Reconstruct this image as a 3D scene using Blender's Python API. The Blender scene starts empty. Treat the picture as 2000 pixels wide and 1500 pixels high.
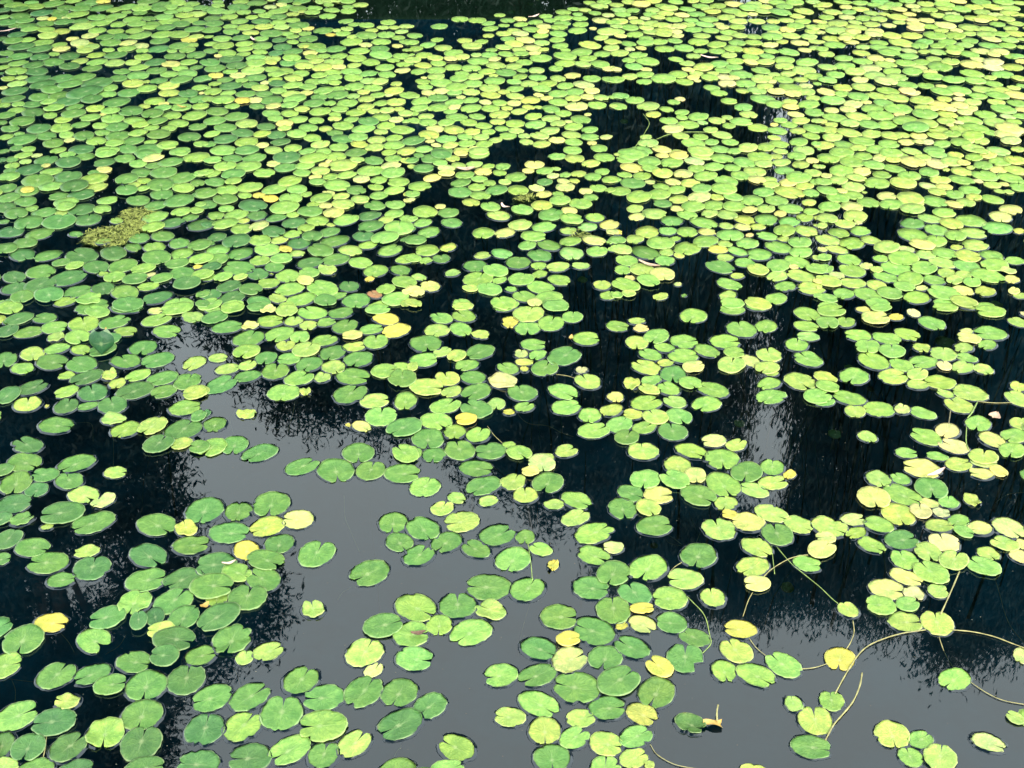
import bpy, math, random
import numpy as np

# ------------------------------------------------------------------ camera
S = bpy.context.scene
CAM_H = 1.70
PITCH = math.radians(33.0)
VFOV = math.radians(36.0)
FPX = 750.0 / math.tan(VFOV / 2)
cam_data = bpy.data.cameras.new('camera')
cam = bpy.data.objects.new('camera', cam_data)
S.collection.objects.link(cam)
cam.location = (0, 0, CAM_H)
cam.rotation_euler = (math.pi / 2 - PITCH, 0, 0)
cam_data.sensor_fit = 'VERTICAL'
cam_data.angle_y = VFOV
cam_data.clip_start = 0.05
cam_data.clip_end = 2000
S.camera = cam

# ------------------------------------------------------------------ sky: bright thin overcast
SUN_EL, SUN_AZ = math.radians(38), math.radians(158)   # azimuth clockwise from +Y: behind the viewer, a little to the right
world = bpy.data.worlds.new('World')
S.world = world
world.use_nodes = True
wn, wl = world.node_tree.nodes, world.node_tree.links
wn.clear()
w_out = wn.new('ShaderNodeOutputWorld')
w_bg = wn.new('ShaderNodeBackground')
w_sky = wn.new('ShaderNodeTexSky')
w_sky.sky_type = 'NISHITA'
w_sky.sun_disc = False
w_sky.sun_elevation = SUN_EL
w_sky.sun_rotation = SUN_AZ
w_sky.air_density = 1.2
w_sky.dust_density = 4.0
w_mix = wn.new('ShaderNodeMixRGB')
w_mix.inputs[0].default_value = 0.80
w_mix.inputs[2].default_value = (8.1, 8.7, 8.9, 1)      # the cloud layer
wl.new(w_sky.outputs[0], w_mix.inputs[1])
wl.new(w_mix.outputs[0], w_bg.inputs[0])
w_bg.inputs[1].default_value = 0.15
wl.new(w_bg.outputs[0], w_out.inputs[0])

sun_data = bpy.data.lights.new('sun', 'SUN')
sun_data.energy = 1.5
sun_data.angle = math.radians(12)
sun_data.color = (1.0, 0.96, 0.88)
sun = bpy.data.objects.new('sun', sun_data)
S.collection.objects.link(sun)
sun.rotation_euler = (math.pi / 2 - SUN_EL, 0, math.pi - SUN_AZ)

S.view_settings.view_transform = 'Standard'
S.view_settings.look = 'None'
S.view_settings.gamma = 1
S.view_settings.use_curve_mapping = False
S.view_settings.exposure = 1.15
S.render.engine = 'CYCLES'
S.cycles.max_bounces = 4
S.cycles.diffuse_bounces = 2
S.cycles.glossy_bounces = 2
S.cycles.transparent_max_bounces = 6
S.cycles.caustics_reflective = False
S.cycles.caustics_refractive = False

rnd = random.Random(11)
npr = np.random.default_rng(5)
COL = S.collection

# ------------------------------------------------------------------ helpers
CP, SP = math.cos(PITCH), math.sin(PITCH)

def ground(px, py, z=0.0):
    """point of the horizontal plane at height z that a photograph pixel (2000 x 1500) looks at, and its depth"""
    u, v = (px - 1000) / FPX, (750 - py) / FPX
    dy, dz = CP + v * SP, -SP + v * CP
    t = (z - CAM_H) / dz
    return u * t, dy * t, t

def aspect(py):
    """height / width of the picture of a small round disc lying on the water"""
    x, y, t = ground(1000, py)
    def pr(Y):
        return FPX * (Y * SP - CAM_H * CP) / (Y * CP + CAM_H * SP)
    return (pr(y + .01) - pr(y - .01)) / (FPX * .02 / t)

def tag(o, label=None, cat=None, group=None, kind=None):
    if label: o['label'] = label
    if cat: o['category'] = cat
    if group: o['group'] = group
    if kind: o['kind'] = kind
    return o

def mesh_obj(name, verts, faces, mat, parent=None, smooth=True, uv=None, col=None):
    me = bpy.data.meshes.new(name)
    me.from_pydata([tuple(v) for v in verts], [], faces)
    if uv is not None:
        lay = me.uv_layers.new(name='UVMap')
        idx = np.empty(len(me.loops), dtype=np.int32)
        me.loops.foreach_get('vertex_index', idx)
        lay.data.foreach_set('uv', np.asarray(uv, dtype=np.float32)[idx].ravel())
    if col is not None:
        a = me.color_attributes.new('Col', 'FLOAT_COLOR', 'POINT')
        c4 = np.ones((len(verts), 4), dtype=np.float32)
        c4[:, :3] = col
        a.data.foreach_set('color', c4.ravel())
    if smooth:
        me.polygons.foreach_set('use_smooth', [True] * len(me.polygons))
    me.materials.append(mat)
    me.update()
    o = bpy.data.objects.new(name, me)
    COL.objects.link(o)
    if parent: o.parent = parent
    return o

# ------------------------------------------------------------------ materials
def new_mat(name):
    m = bpy.data.materials.new(name)
    m.use_nodes = True
    nt = m.node_tree
    nt.nodes.clear()
    out = nt.nodes.new('ShaderNodeOutputMaterial')
    return m, nt, out

class NB:
    """small helper for shader maths"""
    def __init__(s, nt): s.nt = nt
    def n(s, t, **k):
        nd = s.nt.nodes.new(t)
        for a, b in k.items(): setattr(nd, a, b)
        return nd
    def put(s, sock, v):
        if isinstance(v, bpy.types.NodeSocket): s.nt.links.new(v, sock)
        else: sock.default_value = v
    def m(s, op, a, b=0.0, c=0.0):
        nd = s.n('ShaderNodeMath', operation=op)
        s.put(nd.inputs[0], a); s.put(nd.inputs[1], b); s.put(nd.inputs[2], c)
        return nd.outputs[0]
    def ramp(s, x, a, b):
        nd = s.n('ShaderNodeMapRange', interpolation_type='SMOOTHSTEP')
        s.put(nd.inputs[0], x); nd.inputs[1].default_value = a; nd.inputs[2].default_value = b
        return nd.outputs[0]
    def mix(s, f, a, b, mode='MIX'):
        nd = s.n('ShaderNodeMixRGB', blend_type=mode)
        s.put(nd.inputs[0], f); s.put(nd.inputs[1], a); s.put(nd.inputs[2], b)
        return nd.outputs[0]
    def noise(s, vec, scale, detail=3.0, rough=.5):
        nd = s.n('ShaderNodeTexNoise')
        s.put(nd.inputs['Vector'], vec)
        nd.inputs['Scale'].default_value = scale
        nd.inputs['Detail'].default_value = detail
        nd.inputs['Roughness'].default_value = rough
        return nd.outputs[0]

def pad_material():
    m, nt, out = new_mat('lily_pad')
    b = NB(nt)
    at = b.n('ShaderNodeAttribute', attribute_name='Col').outputs['Color']
    uv = b.n('ShaderNodeUVMap', uv_map='UVMap').outputs[0]
    geo = b.n('ShaderNodeNewGeometry').outputs['Position']
    sep = b.n('ShaderNodeSeparateXYZ')
    nt.links.new(uv, sep.inputs[0])
    x = b.m('MULTIPLY_ADD', sep.outputs[0], 2.0, -1.10)
    y = b.m('MULTIPLY_ADD', sep.outputs[1], 2.0, -1.0)
    r = b.m('SQRT', b.m('ADD', b.m('MULTIPLY', x, x), b.m('MULTIPLY', y, y)))
    ang = b.m('ARCTAN2', y, x)
    xo = b.m('ADD', x, .10)
    ro = b.m('SQRT', b.m('ADD', b.m('MULTIPLY', xo, xo), b.m('MULTIPLY', y, y)))
    n1 = b.noise(geo, 46, 3, .65)
    n2 = b.noise(geo, 190, 2, .6)
    n3 = b.noise(geo, 11, 1)
    n4 = b.noise(geo, 420, 1)
    # fibres: streaks that run out from the stalk
    cv = b.n('ShaderNodeCombineXYZ')
    rs = b.m('ADD', r, .02)
    b.put(cv.inputs[0], b.m('DIVIDE', x, rs)); b.put(cv.inputs[1], b.m('DIVIDE', y, rs)); b.put(cv.inputs[2], b.m('MULTIPLY', r, .55))
    off = b.n('ShaderNodeVectorMath', operation='ADD')
    nt.links.new(cv.outputs[0], off.inputs[0]); nt.links.new(at, off.inputs[1])
    fib = b.noise(off.outputs[0], 7.5, 2, .7)
    # veins that radiate from the leaf stalk, a paler spot where it joins
    va = b.m('COSINE', b.m('MULTIPLY_ADD', b.m('SUBTRACT', n1, .5), 7.0, b.m('MULTIPLY', ang, 9.0)))
    vein = b.m('MULTIPLY', b.ramp(va, .70, 1.0), b.ramp(r, .95, .10))
    mid = b.m('MULTIPLY', b.ramp(b.m('ABSOLUTE', y), .055, .0), b.ramp(r, .75, .1))
    spot = b.ramp(b.m('ADD', r, b.m('MULTIPLY', b.m('SUBTRACT', n2, .5), .16)), .20, .0)
    c = b.mix(b.ramp(n1, .35, .75), b.mix(1.0, at, (.58, .69, .64, 1), 'MULTIPLY'), b.mix(1.0, at, (1.12, 1.06, 1.0, 1), 'MULTIPLY'))
    c = b.mix(b.m('MULTIPLY', b.ramp(n3, .45, .7), .28), c, b.mix(1.0, at, (1.22, 1.06, .85, 1), 'MULTIPLY'))
    c = b.mix(b.m('MULTIPLY', b.ramp(n2, .58, .75), .20), c, b.mix(1.0, at, (.72, .74, .8, 1), 'MULTIPLY'))
    fs = b.m('MULTIPLY', b.ramp(r, .04, .35), .75)
    c = b.mix(b.m('MULTIPLY', b.ramp(fib, .52, .28), fs), c, b.mix(1.0, at, (.58, .66, .62, 1), 'MULTIPLY'))
    c = b.mix(b.m('MULTIPLY', b.ramp(fib, .56, .76), fs), c, b.mix(1.0, at, (1.45, 1.22, 1.1, 1), 'MULTIPLY'))
    pale = b.mix(.55, at, (.62, .70, .34, 1))
    f = b.m('MINIMUM', b.m('ADD', b.m('MULTIPLY', vein, .06), b.m('MAXIMUM', b.m('MULTIPLY', spot, .62), b.m('MULTIPLY', mid, .35))), .85)
    c = b.mix(f, c, pale)
    rim = b.m('MULTIPLY', b.ramp(ro, .93, .99), .70)
    c = b.mix(rim, c, b.mix(.35, b.mix(1.0, at, (1.5, 1.3, 1.3, 1), 'MULTIPLY'), (.55, .60, .35, 1)))
    # ageing: blotches of another green, brown along parts of the rim
    n5 = b.noise(geo, 24, 1)
    c = b.mix(b.m('MULTIPLY', b.ramp(n5, .50, .66), .45), c, b.mix(1.0, c, (.74, .94, .80, 1), 'MULTIPLY'))
    br = b.m('MULTIPLY', b.ramp(ro, .86, .98), b.ramp(n1, .60, .74))
    c = b.mix(b.m('MULTIPLY', br, .45), c, (.20, .15, .05, 1))
    # few brown specks
    sp = b.m('MULTIPLY', b.ramp(n4, .74, .80), b.ramp(n3, .40, .60))
    c = b.mix(b.m('MULTIPLY', sp, .5), c, (.10, .09, .03, 1))
    bs = b.n('ShaderNodeBsdfPrincipled')
    nt.links.new(c, bs.inputs['Base Color'])
    bs.inputs['Roughness'].default_value = .42
    nt.links.new(b.m('MULTIPLY_ADD', n2, .22, .30), bs.inputs['Roughness'])
    bs.inputs['IOR'].default_value = 1.46
    bp = b.n('ShaderNodeBump')
    bp.inputs['Strength'].default_value = .8
    bp.inputs['Distance'].default_value = .0016
    hgt = b.m('ADD', b.m('MULTIPLY', n1, 1.3), b.m('ADD', b.m('MULTIPLY', n2, .45), b.m('MULTIPLY', fib, 1.2)))
    nt.links.new(hgt, bp.inputs['Height'])
    nt.links.new(bp.outputs[0], bs.inputs['Normal'])
    nt.links.new(bs.outputs[0], out.inputs[0])
    return m

WATER_IOR = 1.66
def water_material(name, opaque):
    m, nt, out = new_mat(name)
    b = NB(nt)
    geo = b.n('ShaderNodeNewGeometry').outputs['Position']
    fr = b.n('ShaderNodeFresnel')
    fr.inputs[0].default_value = WATER_IOR
    gl = b.n('ShaderNodeBsdfGlossy')
    gl.inputs['Roughness'].default_value = .012
    gl.inputs['Color'].default_value = (.95, 1, .98, 1)
    if opaque:
        lo = b.n('ShaderNodeBsdfDiffuse')
        lo.inputs[0].default_value = (.004, .010, .016, 1)
    else:
        lo = b.n('ShaderNodeBsdfTransparent')
        lo.inputs[0].default_value = (.42, .60, .64, 1)
        mp = b.n('ShaderNodeMapping')
        mp.inputs['Scale'].default_value = (1.0, .55, 1.0)
        nt.links.new(geo, mp.inputs[0])
        n1 = b.noise(mp.outputs[0], 3.2, 2)
        n2 = b.noise(mp.outputs[0], 17, 2)
        bp = b.n('ShaderNodeBump')
        bp.inputs['Strength'].default_value = .16
        bp.inputs['Distance'].default_value = .004
        nt.links.new(b.m('ADD', n1, b.m('MULTIPLY', n2, .04)), bp.inputs['Height'])
        nt.links.new(bp.outputs[0], gl.inputs['Normal'])
        nt.links.new(bp.outputs[0], fr.inputs['Normal'])
    mx = b.n('ShaderNodeMixShader')
    nt.links.new(fr.outputs[0], mx.inputs[0])
    nt.links.new(lo.outputs[0], mx.inputs[1])
    nt.links.new(gl.outputs[0], mx.inputs[2])
    nt.links.new(mx.outputs[0], out.inputs[0])
    return m

def plain(name, col, rough=.6, var=.3, scale=30, translucent=0.0, ior=1.45):
    m, nt, out = new_mat(name)
    b = NB(nt)
    geo = b.n('ShaderNodeNewGeometry').outputs['Position']
    n = b.noise(geo, scale, 4, .6)
    c1 = tuple(x * (1 - var) for x in col) + (1,)
    c2 = tuple(min(1, x * (1 + var)) for x in col) + (1,)
    c = b.mix(b.ramp(n, .3, .7), c1, c2)
    bs = b.n('ShaderNodeBsdfPrincipled')
    nt.links.new(c, bs.inputs['Base Color'])
    bs.inputs['Roughness'].default_value = rough
    bs.inputs['IOR'].default_value = ior
    if translucent:
        tr = b.n('ShaderNodeBsdfTranslucent')
        nt.links.new(c, tr.inputs[0])
        mx = b.n('ShaderNodeMixShader')
        mx.inputs[0].default_value = translucent
        nt.links.new(bs.outputs[0], mx.inputs[1]); nt.links.new(tr.outputs[0], mx.inputs[2])
        nt.links.new(mx.outputs[0], out.inputs[0])
    else:
        nt.links.new(bs.outputs[0], out.inputs[0])
    return m

M_PAD = pad_material()
M_WATER = water_material('pond_water', False)
M_RIM = water_material('pond_water_edge', True)
M_BED = plain('pond_mud', (.003, .072, .105), .9, .45, 4)
M_GROUND = plain('bank_grass', (.05, .08, .03), .9, .4, 1.5)
M_WEED = plain('water_weed', (.022, .120, .085), .7, .5, 20)
M_STEM = plain('pale_stem', (.34, .32, .13), .5, .25, 60)
M_STEMG = plain('green_stem', (.26, .38, .10), .5, .25, 60)
M_STEMD = plain('sunken_stem', (.22, .20, .11), .6, .3, 60)
M_ALGAE = plain('algae', (.25, .29, .06), .75, .5, 60)
M_DEAD = plain('dead_leaf', (.50, .36, .25), .6, .3, 90)
M_PALE = plain('bleached_leaf', (.70, .52, .42), .6, .2, 90)
M_BROWN = plain('rotten_leaf', (.15, .09, .06), .7, .4, 200)
M_TAN = plain('withered_tip', (.50, .34, .09), .55, .25, 90)
M_POLLEN = plain('pollen_specks', (.22, .23, .17), .8, .3, 60)
M_BARK = plain('bark', (.045, .036, .028), .9, .4, 6)
M_LEAF_A = plain('dark_foliage', (.009, .026, .019), .6, .45, 1.2)
M_LEAF_B = plain('mid_foliage', (.010, .033, .023), .6, .45, 1.2)

# ------------------------------------------------------------------ where things lie (read off the photograph, in units of 2 px per tile)
NEAR = '''# tile x0 y0 ; x y w h notch colour [flag]
T 0 1200
50 9 33 19 3 y
105 4 34 22 9 g
23 26 38 28 6 g
92 26 34 24 4 h w
136 9 17 20 . d
152 4 18 18 . d
158 18 26 16 9 l
180 5 29 20 6 g
171 28 42 24 3 d
162 45 28 21 . d
131 47 34 21 3 g
196 41 29 20 3 g
55 60 36 25 1 g
90 59 34 21 8 g
108 70 31 20 3 g
143 70 39 30 6 g
182 64 36 30 12 d
66 86 24 15 9 l x
16 100 40 30 2 h
53 106 42 27 9 d
139 99 39 30 6 g
103 117 36 30 6 h x
67 130 34 29 1 d
28 131 32 27 6 d
138 127 39 31 12 d
3 51 34 27 3 h
2 128 24 26 . d
5 149 26 18 . l
35 151 34 20 . g
74 153 34 22 . d
141 153 38 24 . d
207 82 37 28 . g
200 113 38 31 12 d
194 147 41 28 . d
214 4 38 28 . d
T 400 1200
27 26 36 26 6 g x
39 43 17 14 12 l
62 37 29 19 2 l
94 65 34 27 1 g
44 81 37 28 2 g
37 110 36 30 1 h
75 97 40 35 12 g
116 82 40 25 9 g
115 110 47 30 9 h
83 133 39 29 8 h
146 127 32 27 1 l
116 138 30 26 12 g
44 141 42 28 9 d
156 38 36 27 1 l
165 55 18 14 1 k
155 76 36 31 1 g
190 77 36 27 7 g
191 108 43 31 8 d
188 154 38 26 . g
174 12 38 23 . g
202 20 36 24 3 h s
205 44 37 23 3 h
T 800 1200
29 11 25 19 6 h
60 18 40 26 8 h
146 3 36 24 3 g
180 17 40 28 10 g
155 25 24 14 3 y
126 34 35 22 4 g
156 45 34 25 2 k
191 43 33 24 7 g
89 60 33 22 9 h
125 60 38 22 8 g
163 72 45 31 9 g
204 66 42 29 2 g
126 88 39 26 4 h
167 102 28 18 3 l
98 101 30 19 9 l
132 114 31 24 6 l
161 121 30 22 2 h
193 92 36 23 3 g
192 127 32 24 3 l
20 90 32 25 8 g
46 131 35 27 10 h
139 141 35 28 6 g
36 153 34 16 . h
191 152 30 24 12 h
T 1200 1200
7 12 13 9 2 y
27 10 27 18 4 k
56 9 30 20 . g
78 23 30 18 10 g
17 33 34 22 10 g
69 43 35 25 12 g t
44 52 26 20 10 y
41 77 36 30 7 g
27 98 30 22 4 y
21 120 33 22 2 h
19 141 28 20 2 l
34 148 10 8 . l
123 15 32 18 9 y
119 36 31 24 11 l
107 56 24 21 6 h
138 60 36 23 4 h
165 50 33 25 11 h
74 108 29 19 4 d c
175 88 18 16 12 l
196 104 33 27 12 l
192 130 39 23 3 g
135 153 26 9 . l
T 1600 1200
84 8 33 19 3 l
115 9 31 24 12 l
20 44 30 22 7 y
132 64 33 22 8 h
12 85 24 18 12 h
199 41 20 15 . k
191 102 16 13 10 l
71 118 33 27 6 l
99 123 25 18 2 h
89 140 23 20 12 h
118 141 32 26 1 l
165 126 31 19 4 k
T 0 900
24 2 34 18 4 g
3 10 20 13 . g
16 22 30 22 6 g
44 14 27 14 9 g
36 29 22 14 6 d
75 3 34 18 8 g
68 20 28 16 11 g
113 12 22 11 3 l
82 34 31 16 4 l
101 40 21 14 8 k x
13 43 34 19 . d
2 58 18 13 . d
22 58 21 12 2 g x
61 52 42 22 9 d
46 65 12 7 . l
91 61 39 22 8 g
8 77 25 20 . d
32 85 34 18 3 g
0 97 20 18 3 g
47 100 40 21 9 g
85 89 24 12 9 l
90 105 35 24 12 d
60 117 27 15 3 g
153 63 39 21 4 g
182 67 22 15 11 l x
145 93 38 23 4 d
143 117 38 23 3 g
179 116 38 21 8 d
132 139 31 22 6 h x
170 138 36 23 1 g
187 83 36 18 3 g
200 49 36 24 6 g
211 102 40 23 . d
207 124 42 25 3 g
T 400 900
33 50 27 18 . g
65 43 36 24 6 g
61 65 33 20 8 l
91 58 31 18 9 k
24 71 39 20 3 g
41 88 27 19 5 y
73 82 28 19 6 g
60 98 38 19 4 g f
31 110 30 18 . h
57 116 34 24 10 g
42 134 37 25 12 g
12 135 21 15 6 h
15 147 26 12 . d
109 91 35 26 1 g
161 110 38 25 8 g
106 146 22 16 11 l x
95 6 32 16 2 g
128 10 36 23 5 g
162 10 28 18 12 g
193 13 35 18 3 g
184 61 28 18 6 g
190 80 27 18 5 g
213 67 33 22 5 g
209 93 30 20 1 g
206 144 40 27 4 h
T 800 900
15 26 30 19 1 h
65 8 33 16 3 g
72 25 33 19 8 g
101 21 25 16 1 l
118 12 17 10 9 k
129 3 26 16 6 k
135 22 30 20 7 g
113 34 24 16 12 l
77 40 19 11 . l
46 37 18 11 4 l
32 47 22 14 1 l
51 60 34 20 9 l
86 73 36 21 2 g
113 75 19 13 6 g
36 80 30 20 7 g
65 87 28 17 10 g
128 87 22 13 10 h
101 97 34 24 7 h
140 103 11 10 . y x
77 124 44 25 9 g
115 126 34 23 1 g
47 142 36 24 12 g
79 147 30 18 10 l x
163 39 29 17 4 h
141 43 20 10 . l
162 56 28 16 2 l
180 71 38 21 2 h
180 93 31 19 4 h
199 85 20 12 9 k
208 47 27 21 6 g
199 111 33 23 7 g
177 125 35 23 3 g
199 146 33 27 12 g
T 1200 900
30 19 29 16 7 h
59 20 28 18 10 h
62 5 27 17 6 l
79 15 20 15 6 k
105 -1 33 18 6 h
129 12 31 20 7 g
154 7 24 16 . h
171 14 13 8 . y
106 24 33 24 5 h
155 22 29 14 3 l
136 29 28 15 10 l
16 32 26 16 4 g
43 34 29 18 3 k
33 47 24 16 5 l
82 35 34 20 4 g
109 42 23 14 7 l
112 53 15 9 9 y
130 60 32 19 9 k
153 52 31 17 4 l
39 64 35 19 3 g
102 67 32 22 12 l
159 72 30 22 12 g
180 63 28 17 4 l
139 85 29 19 4 l
82 93 35 24 7 g
33 105 38 23 7 h
135 104 33 19 8 l
139 121 26 15 9 k
69 116 34 20 9 l
20 130 32 22 11 g
54 135 34 22 9 h
96 134 24 19 12 l
210 65 34 20 4 l
202 88 28 17 2 k
188 101 27 16 . h
206 76 20 11 9 k
27 145 24 8 3 y
T 1600 900
100 8 36 19 9 k
58 18 25 15 6 l
79 18 19 12 11 h
136 4 27 13 3 l
161 2 27 12 . k
158 13 23 11 9 k
175 11 16 11 . k
109 28 31 20 6 g
81 34 35 21 4 h
53 37 31 20 6 k
107 42 18 10 10 k
126 41 20 12 1 h
149 39 15 12 . l x
77 53 31 22 6 l
99 50 21 14 12 p
119 51 17 10 3 p
136 59 22 12 8 h
33 58 25 13 3 k
58 63 28 16 . h
36 71 21 12 8 h
117 64 28 13 3 l
157 66 25 14 . k
141 70 19 12 4 h
185 66 30 21 5 k
80 78 33 19 3 g
51 83 25 16 4 h
122 80 28 19 12 p
181 82 26 14 10 l
199 82 14 10 . k
106 90 25 17 6 l
83 97 26 19 . h
131 99 29 19 1 l
165 91 21 12 5 l
160 104 31 19 10 h
196 94 20 14 . p
109 110 32 21 11 h
85 114 30 17 4 k
66 126 34 20 3 k
92 130 20 14 6 p
116 128 20 14 . l
60 142 28 20 . h
86 141 23 14 . h
28 146 20 15 . l'''
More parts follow.
